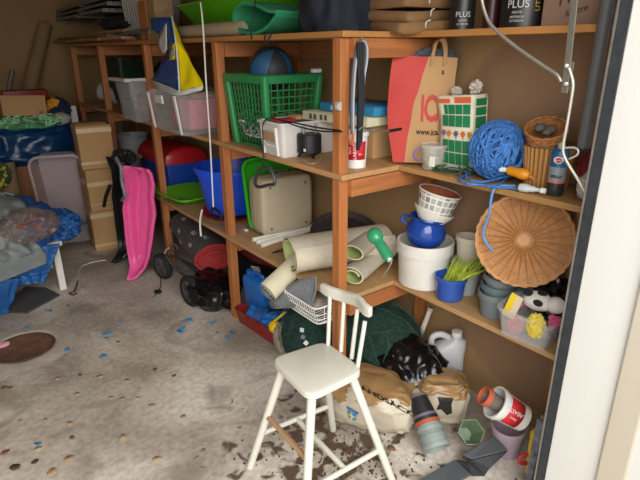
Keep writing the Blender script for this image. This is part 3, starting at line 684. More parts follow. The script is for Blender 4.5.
m = MB(); m.sheet(lambda a, q: bag_pt(1, q) + nb * Db * a + nf * (-.012 * sin(pi * a)), 4, 8); m.sheet(lambda a, q: bag_pt(1 - a, q) + nb * Db, 6, 8); m.sheet(lambda a, q: bag_pt(0, q) + nb * Db * a, 3, 8); m.sheet(lambda a, q: bp_(a, Db * q, .001), 2, 2)
bmesh.ops.remove_doubles(m.b, verts=m.b.verts, dist=.002); obj('back_panel', m, KB, t)
def fb(s_, q, off=.002): return bag_pt(s_, q) + nf * off
M0 = faceM((0, 0, 0), (1, 0, 0), (0, 1, 0))
def warp(me, cx, cz, off=.0022):
    for v in me.vertices:
        s_ = cx + v.co.x / Wb; q = (cz + v.co.y) / Hb; v.co = fb(s_, q, off + v.co.z)
warp(text('red_lettering', 'ICA', .15, RB, kp, M0, bold=.004, sx=.40).data, .70, .225)
warp(text('black_lettering', 'www.ica.se', .034, INK, kp, M0, sx=.72, bold=.0006).data, .67, .135)
warp(text('small_mark', 'S', .02, INK, kp, M0, bold=.001).data, .80, .375)
for d, q in ((0, .98), (Db, .99)):
    m = MB(); L = []
    for s_, z in ((.58, -.03), (.60, .02), (.66, .062), (.76, .062), (.80, .02), (.80, -.03)):
        p = bp_(s_, d, Hb * q + z) + nf * (.003 if d == 0 else 0); L.append(p)
    L = catmull(L, 4); m.sheet(lambda a, b: L[round(a * (len(L) - 1))] + V((0, 0, 0)) + ax * (.016 * (b - .5)) * (1 if True else 0) + V((0, 0, .012 * (b - .5))), len(L) - 1, 1); obj('handle', m, KB, t, solid=.002)
t = thing('grey_cloth', 'crumpled blue grey cloth stuffed in the red paper bag', 'cloth', A_ + ax * .13 + nb * .045 + V((0, 0, Hb - .015)))
m = MB(); m.blob((.10, .03, .035), .25, 3, 2, 4, M=Matrix.Rotation(math.atan2(ax.y, ax.x), 4, 'Z')); obj('body', m, plastic('cloth_bluegrey', '#4d5359', .85), t)
m = MB(); m.blob((.028, .02, .05), .15, 3, 4, 3, M=Matrix.Translation(ax * .085 + V((0, 0, -.04)))); obj('dangling_end', m, plastic('cloth_bluegrey', '#4d5359', .85), t)
# seed bag
A_ = at(432, 163, y=1.36); A_ = V((1.690, 1.390, Z2 + .002)); B_ = V((1.700, 1.235, Z2 + .002))
ax = (B_ - A_).normalized(); nb = V((-ax.y, ax.x, 0)); nb = nb if nb.x > 0 else -nb; nf = -nb
t = thing('seed_bag', 'torn cream bag with green squares and a flower band behind the blue rope', 'bag', A_)
Wb = (B_ - A_).length; Hb = .30; Db = .095
SC, SG, SO = plastic('seed_cream', '#d9d3ba', .6), plastic('seed_green', '#16764a', .5), plastic('seed_orange', '#cc5f33', .6)
def sp_(s_, q, off=0):
    lean = -.03 * q + (-.035 * max(0, q - .7) / .3 * (1 - s_))
    return ax * (s_ * Wb + lean * .7) + nb * (-.012 * sin(pi * q) * sin(pi * s_)) + nf * off + V((0, 0, Hb * q * (1 - .05 * (1 - s_) * q)))
m = MB(); m.sheet(lambda a, q: sp_(a, q), 8, 10); m.sheet(lambda a, q: sp_(1, q) + nb * (Db * a), 3, 10); m.sheet(lambda a, q: sp_(1 - a, q * (1 - .12 * a)) + nb * Db, 6, 10); m.sheet(lambda a, q: sp_(0, q * .95) + nb * (Db * (1 - a)), 3, 10)
bmesh.ops.remove_doubles(m.b, verts=m.b.verts, dist=.0008); m.jitter(.002, 30); obj('bag', m, SC, t, solid=.0015)
m = MB()
for r_, (q0, q1) in enumerate(((.08, .235), (.25, .41), (.59, .74), (.755, .88))):
    for c in range(4):
        s0 = .13 + .205 * c; s1 = s0 + .19
        if r_ == 3 and c == 0: s0 += .08
        m.sheet(lambda a, b: sp_(s0 + (s1 - s0) * a, q0 + (q1 - q0) * b, .0035), 1, 1)
for q0, q1 in ((.42, .56), (.58, .72), (.74, .84), (.86, .95), (.10, .40)):
    m.sheet(lambda a, b: sp_(1, q0 + (q1 - q0) * b) + nb * (Db * (.12 + .76 * a)) + ax * .0035, 1, 1)
obj('green_squares', m, SG, t, smooth=False)
m = MB(); m.sheet(lambda a, b: sp_(.52 + .42 * a, .90 + .075 * b, .0035), 2, 1); m.sheet(lambda a, b: sp_(.05 + .35 * a, .90 + .06 * b, .004), 2, 1); obj('orange_band', m, SO, t, smooth=False)
fl = [('#c9781f', .35), ('#b3862a', .93), ('#cf6a2a', .76), ('#7c5f80', .17), ('#6f4d74', .57)]
for i, (hx, s0) in enumerate(fl):
    m = MB()
    for k in range(6):
        a = k * pi / 3; c = sp_(s0, .50, .004); u_ = ax * cos(a) + V((0, 0, sin(a))); v_ = ax * -sin(a) + V((0, 0, cos(a)))
        f = [m.b.verts.new(c + u_ * r_ + v_ * w_) for r_, w_ in ((.0, 0), (.008, .0045), (.0145, 0), (.008, -.0045))]; m._f(f)
    m.sheet(lambda a, b: sp_(s0 - .01 + .02 * a, .42 + .08 * b, .0036), 1, 1)
    obj('printed_flower', m, plastic('flower_%d' % i, hx, .6), t, smooth=False)
m = MB(); m.sheet(lambda a, b: sp_(.74 + .16 * a, .015 + .05 * b, .0035), 1, 1); obj('barcode', m, plastic('barcode_grey', '#77776f', .7), t, smooth=False)
m = MB(); m.blob((.02, .016, .016), .35, 4, 3, 3, M=Matrix.Translation(sp_(.45, 1.05) + nb * .03)); obj('crumpled_top', m, plastic('foil_grey', '#b5ab9f', .4), t)
m = MB(); m.blob((.022, .02, .022), .35, 4, 6, 3, M=Matrix.Translation(sp_(.92, 1.09) + nb * .03)); obj('crumpled_top', m, plastic('foil_grey', '#b5ab9f', .4), t)
# lidded clear tub
t = thing('lidded_tub', 'small clear tub with a lid and purple handle before the paper bag', 'tub', (1.658, 1.400, Z2 + .001))
m = MB(); pot(m, .044, .052, .088, .002, .003, .008, 32); obj('body', m, plastic('clear_tub', '#dcd9d0', .25, alpha=.22), t)
m = MB(); m.lathe([(.001, .090), (.05, .090), (.057, .088), (.058, .098), (.054, .100), (.050, .094), (.001, .094)], 32); obj('lid', m, plastic('clear_lid', '#d9d6cc', .3, alpha=.4), t)
m = MB(); m.tube([(-.040, .032, .085), (-.062, .045, .07), (-.064, .046, .045), (-.045, .036, .03)], .005, 8, 4); obj('purple_handle', m, plastic('purple', '#6f5a8c', .5), t)
m = MB(); m.blob((.03, .03, .02), .3, 4, 3, 3, M=Matrix.Translation((0, 0, .03))); obj('contents', m, plastic('tub_mix', '#8f9472', .7, var=.5, vs=40), t)
m = MB(); m.box((-.034, -.025, .035), (.002, .022, .04), Matrix.Rotation(.6, 3, 'Z')); obj('paper_label', m, PAPER, t, smooth=False)
# green tinsel wire
t = thing('green_wire_twist', 'small tangle of dark green tinsel wire on the shelf before the tub', 'tinsel', (1.66, 1.29, Z2 + .016))
m = MB(); rnd = random.Random(5)
pp = [V((.045 * cos(a * 1.3) + rnd.uniform(-.015, .015), .07 * sin(a * .9) + rnd.uniform(-.015, .015), .010 * sin(a * 3.1))) for a in [i * .5 for i in range(46)]]
m.tube(pp, .003, 5, 3); obj('wire', m, plastic('tinsel_green', '#1d4d36', .5), t)
# blue rope ball
ROPE = mat('blue_rope', hexc('#3a72b5'), .55, var=.4, vs=60, bump=.5, bs=220)
rc = V((1.695, 1.125, Z2 + .108))
t = thing('rope_ball', 'large ball of blue rope on the middle shelf', 'rope', rc)
m = MB(); m.blob((.084, .088, .094), .02, 3, 1, 4, ridged=False); obj('core', m, plastic('rope_dark', '#1d457f', .7), t)
rnd = random.Random(11); m = MB()
for k in range(54):
    n_ = V((rnd.gauss(0, 1), rnd.gauss(0, 1), rnd.gauss(0, .55))).normalized(); u_ = n_.orthogonal().normalized(); w_ = n_.cross(u_); h_ = rnd.uniform(-.03, .03)
    rr = .093 + rnd.uniform(0, .009); pr_ = math.sqrt(rr * rr - h_ * h_)
    m.tube([V((p.x * .97, p.y * 1.03, p.z * 1.08)) for p in [n_ * h_ + (u_ * cos(a) + w_ * sin(a)) * pr_ for a in [2 * pi * i / 26 for i in range(26)]]], .0046, 6, closed=True)
obj('rope_windings', m, ROPE, t)
m = MB(); e = rc
z_ = Z2 + .006
q = [at(u, v, z=z_) - rc for u, v in ((474, 172), (464, 176), (458, 180), (468, 184), (482, 185), (496, 187), (510, 188), (522, 190))]; m.tube(q, .0046, 6, 4); obj('loose_loop', m, ROPE, t)
m = MB(); q = [at(u, v, z=z_ + .006) - rc for u, v in ((468, 168), (466, 178), (480, 182), (494, 180), (505, 178), (500, 184), (486, 187))]; m.tube(q, .0046, 6, 4); obj('loose_loop', m, ROPE, t)
m = MB(); q = [at(515, 186, z=z_) - rc, at(500, 186, x=1.60) - rc, at(494, 189, x=1.578) - rc, at(491, 200, x=1.575) - rc, at(489, 215, x=1.572) - rc, at(484, 228, x=1.572) - rc, at(484, 238, x=1.57) - rc, at(488, 245, x=1.57) - rc, at(493, 251, x=1.572) - rc]
m.tube(q, .0050, 8, 4); obj('hanging_end', m, plastic('rope_end', '#5f88bd', .6), t)
# orange hose fitting
o0 = at(500, 172, z=Z2 + .05)
o0 = V((1.64, 1.005, Z2 + .045)); 
t = thing('hose_nozzle', 'orange hose nozzle with a white tip before the blue rope ball', 'hose nozzle', o0)
m = MB(); a, b = V((.0, .035, .012)), V((.02, -.06, .000)); m.lathe([(.001, 0), (.012, 0), (.0175, .008), (.0175, .04), (.020, .045), (.020, .07), (.013, .08), (.001, .08)], 18, axisM(a, b)); obj('body', m, plastic('orange', '#d98a17', .4), t)
m = MB(); m.lathe([(.001, 0), (.008, 0), (.010, .012), (.008, .03), (.001, .03)], 16, axisM(V((-.006, .065, .010)), a)); obj('tip', m, WHITE, t)
m = MB(); m.lathe([(.001, 0), (.009, 0), (.009, .035), (.001, .035)], 16, axisM(V((.018, -.04, .000)), V((.05, -.10, -.03)))); obj('coupling', m, plastic('orange_dark', '#b0641a', .5), t)
t = thing('hose_connector', 'grey white hose connector at the shelf edge beside the orange nozzle', 'connector', V((1.60, .925, Z2 + .016)))
m = MB(); m.lathe([(.001, 0), (.013, 0), (.0145, .006), (.0145, .03), (.011, .036), (.011, .05), (.007, .056), (.007, .068), (.001, .068)], 18, axisM(V((-.0, .035, 0)), V((.015, -.03, 0)))); obj('body', m, plastic('connector_grey', '#b9bdbd', .4), t)
m = MB(); m.lathe([(.001, 0), (.010, 0), (.010, .018), (.001, .018)], 16, axisM(V((.016, -.034, 0)), V((.022, -.06, 0)))); obj('cap', m, WHITE, t)
# bamboo basket + wicker bowl
BAM = [plastic('bamboo_a', '#a8793f', .5, var=.15, vs=20), plastic('bamboo_b', '#6e4725', .6)]
bc = V((1.735, .945, Z2 + .001))
t = thing('bamboo_basket', 'round brown bamboo slat basket on the middle shelf', 'basket', bc)
m = MB(); m.lathe([(.001, .002), (.068, .002), (.080, .145), (.077, .145), (.066, .006), (.001, .006)], 32); obj('lining', m, BAM[1], t)
m = MB()
for k in range(30):
    a = 2 * pi * k / 30; c_, s_ = cos(a), sin(a)
    m.tube([(.068 * c_, .068 * s_, .0), (.0745 * c_, .0745 * s_, .07), (.082 * c_, .082 * s_, .148)], .0066, 6, 1)
obj('slats', m, BAM[0], t)
m = MB(); m.tube([(.083 * cos(a), .083 * sin(a), .150) for a in [2 * pi * i / 40 for i in range(40)]], .006, 8, closed=True); obj('rim', m, BAM[1], t)
WK = mat('wicker_tan', hexc('#a06a38'), .65, var=.35, vs=60, bump=.7, bs=150)
t = thing('wicker_bowl', 'tan wicker bowl of grey stones lying in the bamboo basket', 'bowl', bc + V((-.012, .01, .14)), rot=(.15, -.45, 0))
m = MB()
for k in range(9):
    z = .008 + k * .0088; r_ = .045 + .022 * (k / 8) ** .6
    m.tube([(r_ * cos(a) , r_ * sin(a), z + .0015 * sin(a * 14 + k * pi)) for a in [2 * pi * i / 60 for i in range(60)]], .0052, 6, closed=True)
obj('weave', m, WK, t)
m = MB(); m.lathe([(.001, .006), (.045, .008), (.064, .07), (.060, .07), (.042, .014), (.001, .012)], 32); obj('base', m, WK, t)
for i, (x, y, z, r_) in enumerate([(-.015, .01, .065, .020), (.015, .018, .062, .018), (.006, -.018, .060, .021), (-.02, -.02, .052, .015)]):
    m = MB(); m.blob((r_, r_ * .85, r_ * .75), .12, 2, i, 3, ridged=False); o = tag(obj('stone', m, plastic('stone_grey', '#5d574e', .8, var=.3, vs=30)), 'dark grey stone heaped in the wicker bowl', 'stone', 'stones in the wicker bowl'); o.location = bc + V((-.035 + x, .01 + y, .145 + z))
# spray can
t = thing('spray_can', 'blue and grey spray can with a red oval emblem at the shelf end', 'spray can', (1.655, .862, Z2 + .001), rz=-.15)
m = MB(); m.lathe([(.001, 0), (.026, 0), (.028, .004), (.028, .044), (.001, .044)], 28); obj('base_band', m, plastic('can_dark', '#2a2b2d', .3), t)
m = MB(); m.lathe([(.028, .044), (.0282, .052)], 28); obj('red_band', m, plastic('can_salmon', '#b86a60', .4), t, recalc=False)
m = MB(); m.lathe([(.028, .052), (.028, .098)], 28); obj('grey_band', m, plastic('can_grey', '#80888c', .35), t)
m = MB(); m.lathe([(.028, .098), (.028, .143), (.025, .150), (.020, .156), (.001, .156)], 28); obj('blue_band', m, plastic('can_blue', '#1d5a80', .35), t)
m = MB(); m.lathe([(.001, .155), (.012, .155), (.012, .170), (.009, .176), (.001, .176)], 18); obj('nozzle_cap', m, plastic('cap_grey', '#9d9a94', .4), t)
fa = math.atan2(-.5, -.86)
def onc(me, r_, zz, a0=fa):
    for v in me.vertices:
        x, y, z = v.co; rr = r_ + z; a = a0 + x / rr; v.co = V((rr * cos(a), rr * sin(a), zz + y))
m = MB(); m.prism([(.0155 * cos(a), .0115 * sin(a)) for a in [2 * pi * i / 24 for i in range(24)]], .0006); o = obj('white_oval', m, plastic('label_white', '#e9e4e0', .5), t); onc(o.data, .0283, .122)
m = MB(); m.prism([(.0115 * cos(a), .0080 * sin(a)) for a in [2 * pi * i / 24 for i in range(24)]], .0006); o = obj('red_oval', m, REDINK, t); onc(o.data, .0290, .122)
onc(text('lettering', 'turtle', .0085, plastic('label_white', '#e9e4e0', .5), t, M0).data, .0298, .122)
onc(text('lettering', 'SPRAY', .014, INK, t, M0, bold=.0004).data, .0284, .066)
# red cloth, white sack, white cap
m = MB(); m.blob((.065, .05, .075), .12, 2.5, 9, 4, flat=-.07); o = tag(obj('red_cushion', m, plastic('dark_red', '#7c1d22', .8)), 'dark red padded cloth behind the spray can at the doorway end', 'cloth'); o.location = (1.775, .80, Z2 + .072)
m = MB(); m.blob((.05, .035, .05), .10, 2.5, 4, 4, flat=-.04); o = tag(obj('pale_sack', m, plastic('sack_pale', '#b3aa9c', .8)), 'pale grey cloth sack at the very end of the middle shelf', 'sack'); o.location = (1.69, .765, Z2 + .042)
# ================================================================== garage door hardware
t = thing('door_spring_tube', 'dark grey vertical tube hanging beside the door frame', 'tube', (1.568, .75, 1.268))
m = MB(); m.lathe([(.001, 0), (.016, 0), (.0185, .004), (.0185, .9), (.001, .9)], 24); obj('tube', m, plastic('tube_grey', '#585b5b', .45), t)
m = MB(); m.lathe([(.001, -.006), (.014, -.006), (.014, 0), (.001, 0)], 20); obj('end_cap', m, BLACK, t)
BR = mat('door_steel', hexc('#a09c90'), .38, .6, var=.1, vs=20)
o0 = at(568, 60, x=1.5)
t = thing('swing_rod_hardware', 'galvanised garage door arm with a bent rod beside the door frame', 'door hardware', o0)
def hp(u, v, x=1.5): return at(u, v, x=x) - o0
m = MB(); m.bar(hp(575.5, -8), hp(564.5, 93), .021, .004, (1, -.2, 0)); obj('flat_bar', m, BR, t, bevel=.001, smooth=False)
m = MB(); m.tube([hp(*p) for p in ((481, -8, 1.5), (483, 6, 1.5), (489, 22, 1.5), (500, 34, 1.5), (520, 50, 1.5), (545, 67, 1.5), (557, 75, 1.5), (561, 82, 1.5))], .0055, 10, 5); obj('bent_rod', m, BR, t)
m = MB(); m.bar(hp(572, 62, 1.505), hp(568, 90, 1.505), .014, .003, (1, -.2, 0)); obj('bracket', m, BR, t, smooth=False)
for u, v in ((566.5, 66), (566, 84)):
    m = MB(); p = hp(u, v, 1.497); m.lathe([(.001, 0), (.006, 0), (.006, .006), (.001, .007)], 6, axisM(p, p + V((-.8, -.5, .1)))); obj('bolt', m, BR, t, smooth=False)
m = MB(); m.tube([hp(*p) for p in ((569, 68, 1.497), (573, 82, 1.495), (572, 95, 1.495), (567, 125, 1.495), (563, 148, 1.495), (566, 160, 1.495), (577, 178, 1.495), (586, 194, 1.495))], .0045, 10, 5); obj('long_rod', m, mat('rod_pale', hexc('#c9c5b8'), .35, .4), t)
m = MB(); m.tube([hp(*p) for p in ((564, 148, 1.495), (573, 147.5, 1.495), (578, 150, 1.495), (577, 155, 1.495), (569, 159, 1.495))], .003, 8, 5); obj('rod_hook', m, mat('rod_pale', hexc('#c9c5b8'), .35, .4), t)
# ================================================================== low shelf, deep unit
t = thing('metal_bucket', 'light grey bucket standing in the bay behind the red lidded toy chest', 'bucket', (1.52, 4.82, Z1 + .001))
m = MB(); pot(m, .10, .14, .30, .004, .006, .015); obj('body', m, plastic('bucket_grey', '#9a9c9b', .4), t)
m = MB(); m.tube([(.146 * cos(a), .146 * sin(a), .285) for a in [pi * .9 + i * .2 for i in range(13)]], .003, 6); obj('bail_handle', m, STEEL, t)
# red lid, blue body toy chest
t = thing('toy_chest', 'blue plastic toy chest with a domed red lid on the low shelf', 'toy chest', (1.59, 4.10, Z1 + .001)); t.scale = (1, 1, .93)
m = boxy(.34, .60, .20, .03); obj('body', m, plastic('toy_blue', '#1747a6', .35), t)
m = MB(); L = []
for y, k in ((-.31, .80), (-.295, .95), (-.26, 1), (.26, 1), (.295, .95), (.31, .80)):
    L.append([( -.185 * k, y, .20)] + [(-.185 * k * cos(a), y, .215 + .125 * k * sin(a) ** .8) for a in [pi * i / 12 for i in range(13)]] + [(.185 * k, y, .20)])
m.loft(L); obj('lid', m, plastic('toy_red2', '#b61e26', .3), t)
m = MB(); m.box((-.183, .23, .20), (.012, .05, .035)); obj('yellow_latch', m, plastic('toy_yellow', '#d6a021', .4), t, bevel=.004, smooth=False)
# lime sled tray on the low shelf
def sled(name, label, m_, base, up, normal, L_=.8, W_=.34, d_=.07, group=None, cat='sled', rope=False):
    """moulded plastic sled: pointed toe at the base, tray with a stepped rim; up is along its length, normal out of the open side"""
    up = V(up).normalized(); nr = V(normal); nr = (nr - up * nr.dot(up)).normalized(); sd = up.cross(nr)
    t = thing(name, label, cat, base, group=group)
    def P(s_, x, h): return up * (s_ * L_) + sd * x + nr * h
    prof = [(0, .03), (.03, .052), (.09, .080), (.2, .112), (.36, .138), (.50, .152), (.60, .166), (.66, .158), (.74, .140), (.86, .148), (.96, .146), (1.0, .125)]
    m = MB(); Lp = []
    for s_, hw in prof:
        hw = hw * W_ / .34; toe = max(0, .12 - s_) / .12; lift = .10 * toe ** 2 + .05 * max(0, s_ - .9) / .1
        e = min(1, s_ / .12, (1 - s_) / .05 + .15); dp = d_ * e
        x1, x2, x3 = hw, hw * .93, hw * .74
        q = .018 * e
        h_ = [(x1, -.02), (x1 + .002, 0), (x1 - .008, .010), (x2 - .010, .008), (x2 - .016, -q), (x2 - .040 * W_ / .3, -q - .004), (x2 - .048 * W_ / .3, -dp * .62), (x3 * .86 , -dp * .66), (x3 * .78, -dp), (x3 * .40, -dp - .006), (x3 * .30, -dp + .016), (0, -dp + .018)]
        c = [(-x, z) for x, z in h_] + h_[-2::-1]
        Lp.append([P(s_, x, h + lift) for x, h in c])
    m.loft(Lp, False, False, False)
    m2 = MB()
    obj('shell', m, m_, t, solid=.005, angle=50)
    return t, P
PINK = plastic('sled_pink', '#ee5f9f', .3); SBLK = plastic('sled_black', '#151517', .35)
t = thing('lime_tray', 'shallow lime green plastic tray at the edge of the low shelf before the toy chest', 'tray', (1.43, 3.44, Z1 + .001), rz=.10)
m = MB(); tub(m, .20, .26, .34, .44, .055, .004, .06, .012); obj('body', m, LIME, t)
# blue tub
t = thing('blue_tub', 'big bright blue round plastic tub on the low shelf', 'tub', (1.545, 2.97, Z1 + .022))
m = MB(); m.lathe([(.001, 0), (.175, 0), (.18, .01), (.222, .250), (.234, .252), (.237, .267), (.241, .269), (.241, .295), (.236, .298), (.226, .295), (.215, .24), (.172, .012), (.001, .010)], 48); obj('body', m, plastic('tub_blue', '#1f57e0', .35), t)
m = MB(); m.tube([(-.24 * cos(a), .24 * sin(a), .285 + .01 * cos(a * 4)) for a in [-.6 + i * .1 for i in range(13)]], .007, 8); obj('handle', m, plastic('tub_blue', '#1f57e0'), t)
m = MB(); m.lathe([(.001, 0), (.205, 0), (.23, .018), (.225, .019), (.20, .004), (.001, .004)], 40); tag(obj('red_tray', m, plastic('tray_red', '#b3202c', .4)), 'shallow round red tray under the blue tub', 'tray').location = (1.545, 2.95, Z1 + .001)
# green tub behind
t = thing('green_tub', 'bright green plastic tub tilted behind the blue tub', 'tub', (1.575, 2.605, Z1 + .215), rot=(pi / 2 - .12, 0, .1))
m = MB(); tub(m, .32, .36, .36, .40, .05, .004, .05, .010); obj('body', m, plastic('green_bright', '#2fa01f', .4), t)
# suitcase
t = thing('suitcase', 'cream hard suitcase standing upright on the low shelf', 'suitcase', (1.575, 2.44, Z1 + .012), rz=-.06)
CS = plastic('case_cream', '#b3a68c', .55, bump=.05, bs=200); 
m = MB(); L = []
for y, k in ((-.078, .0), (-.085, .02), (-.075, -.002), (-.02, -.010), (.0, -.012), (.06, -.006), (.078, .01)):
    pass
L = []
for y, k in ((-.085, .022), (-.078, .006), (-.066, .0), (.066, .0), (.078, .006), (.085, .022)):
    L.append([(x, y, z + .165) for x, z, _ in rrect(.335 - 2 * k, .33 - 2 * k, .045, 0, 5)])
m.loft(L); obj('shell', m, CS, t)
m = MB(); m.tube([(x, .012, z + .165) for x, z, _ in rrect(.338, .333, .046, 0, 5)], .0035, 6, closed=True); obj('seam', m, plastic('case_seam', '#8c8068', .5), t)
for x in (-.115, .115):
    for z in (.045, .285):
        m = MB(); m.lathe([(.001, -.001), (.008, -.001), (.007, .005), (.001, .006)], 14, axisM((x, -.084, z), (x, -.2, z))); obj('stud', m, plastic('stud_brown', '#6f6656', .4), t)
m = MB(); m.tube([(-.05, .012, .333), (-.04, .012, .35), (.04, .012, .35), (.05, .012, .333)], .006, 8, 4); obj('handle', m, plastic('handle_brown', '#5c5346', .5), t)
# white tubes
for i, (a, b) in enumerate([((253, 240), (322, 224)), ((257, 242.5), (330, 222.5)), ((262, 245.5), (335, 221.5))]):
    A = at(*a, z=Z1 + .014); B = at(*b, z=Z1 + .014); A.y += .0; 
    d = (B - A).normalized() * .48
    m = MB(); m.lathe([(.001, 0), (.013, 0), (.013, d.length), (.001, d.length)], 18, axisM((0, 0, 0), d))
    o = tag(obj('white_tube', m, plastic('tube_white', '#e3dfd5', .5)), ['white tube lying closest to the cream suitcase', 'white tube in the middle of the three on the low shelf', 'white tube of the three nearest the beige mats'][i], 'tube', 'white tubes beside the suitcase'); o.location = A + V((0, 0, .0))
t = thing('tent_pegs', 'dark bent wire pegs lying on the low shelf near the white tubes', 'pegs', at(273, 253, z=Z1 + .004))
o0 = V(t.location)
m = MB(); m.tube([at(u, v, z=Z1 + .004) - o0 for u, v in ((293, 244), (282, 249), (272, 253), (283, 251), (296, 248))], .003, 6); obj('wire', m, BLACK, t)
m = boxy(.02, .03, .012, .004); tag(obj('paper_scrap', m, WHITE), 'little crumpled white scrap on the low shelf before the suitcase', 'scrap').location = at(246, 231, z=Z1 + .001)
# dark tray with green patch
t = thing('dark_round_tray', 'dark speckled round tray with a green patch behind the beige mats', 'tray', at(345, 238, z=Z1 + .09), rot=(.35, -.2, 0))
m = MB(); m.lathe([(.001, 0), (.165, 0), (.185, .03), (.18, .033), (.16, .006), (.001, .006)], 36); obj('dish', m, mat('speckled_dark', hexc('#2b2724'), .7, var=.6, vs=90), t)
m = MB(); m.lathe([(.001, .007), (.055, .007), (.05, .016), (.001, .018)], 24, place((-.11, -.05, 0))); obj('green_patch', m, plastic('leaf_green', '#5f9a2b', .6), t)
# mats: carpet with green backing
MATB = mat('mat_beige', hexc('#bdb29e'), .9, var=.06, vs=30, bump=.25, bs=300); MATG = mat('mat_green', hexc('#a9b46d'), .85, var=.08, vs=20)
def rolled(m, A, B, r, turns=1.6, th=.010, a0=0, squash=1, sag=0, n=44, gap=.012, flip=1):
    """spiral roll from A to B: slot 0 outside, slot 1 inside"""
    A, B = V(A), V(B); R = frame(B - A); ln = (B - A).length
    pts = []
    for i in range(n + 1):
        a = a0 + flip * 2 * pi * turns * i / n; rr = r - gap * turns * i / n * 1.0 - .0
        pts.append((rr * cos(a), rr * sin(a) * squash))
    rin = []
    for i in range(n + 1):
        a = a0 + flip * 2 * pi * turns * i / n; rr = r - gap * turns * i / n - th * .8
        rin.append((rr * cos(a), rr * sin(a) * squash))
    K = 6
    rows_o, rows_i = [], []
    for k in range(K + 1):
        o = A + (B - A) * (k / K) + V((0, 0, -sag * sin(pi * k / K)))
        rows_o.append([m.b.verts.new(o + R @ V((0, y, z))) for y, z in pts]); rows_i.append([m.b.verts.new(o + R @ V((0, y, z))) for y, z in rin])
    for k in range(K):
        for i in range(n):
            m.mi = 0; m._f((rows_o[k][i], rows_o[k][i + 1], rows_o[k + 1][i + 1], rows_o[k + 1][i]))
            m.mi = 1; m._f((rows_i[k][i], rows_i[k + 1][i], rows_i[k + 1][i + 1], rows_i[k][i + 1]))
    m.mi = 2
    for k in (0, K):
        for i in range(n): m._f((rows_o[k][i], rows_i[k][i], rows_i[k][i + 1], rows_o[k][i + 1]))
    for i in (0, n):
        for k in range(K): m._f((rows_o[k][i], rows_o[k + 1][i], rows_i[k + 1][i], rows_i[k][i]))
    return m
EDGE = plastic('mat_edge', '#c8c99a', .85)
# big folded beige mat: a flattened fold whose open end faces the doorway
def fold_mat(name, label, path_uvz, dirv, length, group, mats_=None, th=.012):
    """strip whose cross-section follows a path of world points, pulled along dirv"""
    P0 = [V(p) for p in path_uvz]; pts = catmull(P0, 6); c = pts[0].copy(); k = len(pts); dirv = V(dirv).normalized()
    m = MB(); nrm = []
    for i in range(k):
        tg = (pts[min(i + 1, k - 1)] - pts[max(i - 1, 0)]).normalized(); nrm.append(tg.cross(dirv).normalized())
    K = 6; A, Bm = [], []
    for j in range(K + 1):
        d = dirv * length * j / K; jig = .004
        A.append([m.b.verts.new(p + d - c + n_ * th / 2) for p, n_ in zip(pts, nrm)]); Bm.append([m.b.verts.new(p + d - c - n_ * th / 2) for p, n_ in zip(pts, nrm)])
    for j in range(K):
        for i in range(k - 1):
            m.mi = 0; m._f((A[j][i], A[j + 1][i], A[j + 1][i + 1], A[j][i + 1])); m.mi = 1; m._f((Bm[j][i], Bm[j][i + 1], Bm[j + 1][i + 1], Bm[j + 1][i]))
    m.mi = 2
    for j in (0, K):
        for i in range(k - 1): m._f((A[j][i], A[j][i + 1], Bm[j][i + 1], Bm[j][i]))
    for i in (0, k - 1):
        for j in range(K): m._f((A[j][i], A[j + 1][i], Bm[j + 1][i], Bm[j][i]))
    t = thing(name, label, 'mat', c, group=group); obj('carpet', m, mats_ or [MATB, MATG, EDGE], t, recalc=False); return t
# main fold: end profile near (296-312, 238-282), running to the wall
E0 = [at(340, 284, z=Z1 + .012), at(318, 278, z=Z1 + .03), at(307, 282, z=Z1 + .02), at(300, 262, z=Z1 + .10), at(297, 246, z=Z1 + .17), at(299, 238, z=Z1 + .20), at(303, 245, z=Z1 + .185), at(309, 262, z=Z1 + .12), at(313, 280, z=Z1 + .03)]
px = 1.33
E0 = [V((1.30, 1.86, Z1 + .010)), V((1.29, 1.97, Z1 + .012)), V((1.285, 2.01, Z1 + .04)), V((1.285, 2.02, Z1 + .12)), V((1.29, 2.00, Z1 + .165)), V((1.30, 1.96, Z1 + .172)), V((1.31, 1.92, Z1 + .13)), V((1.31, 1.88, Z1 + .06)), V((1.30, 1.80, Z1 + .020))]
m = MB(); rolled(m, V((1.262, 1.90, Z1 + .100)), V((1.74, 1.74, Z1 + .108)), .135, 1.75, .010, 2.4, .66, gap=.024, n=60); tag(obj('beige_floor_mat', m, [MATB, MATG, EDGE], recalc=False), 'large beige carpet mat loosely rolled behind the corner post', 'mat', 'beige carpet mats with green backing')
m = MB(); A = V((1.315, 1.72, Z1 + .105)); B = V((1.66, 1.66, Z1 + .115))
rolled(m, V((1.42, 1.625, Z1 + .150)), V((1.70, 1.74, Z1 + .150)), .062, 1.15, .010, -.3, .62); o = tag(obj('beige_floor_mat', m, [MATB, MATG, EDGE], recalc=False), 'upper beige mat roll with green lining beside the corner post', 'mat', 'beige carpet mats with green backing')
m = MB(); rolled(m, V((1.40, 1.60, Z1 + .050)), V((1.68, 1.72, Z1 + .050)), .066, 1.5, .010, -.2, .72, gap=.02); tag(obj('beige_floor_mat', m, [MATB, MATG, EDGE], recalc=False), 'lower beige mat roll with green lining under the green bulb', 'mat', 'beige carpet mats with green backing')
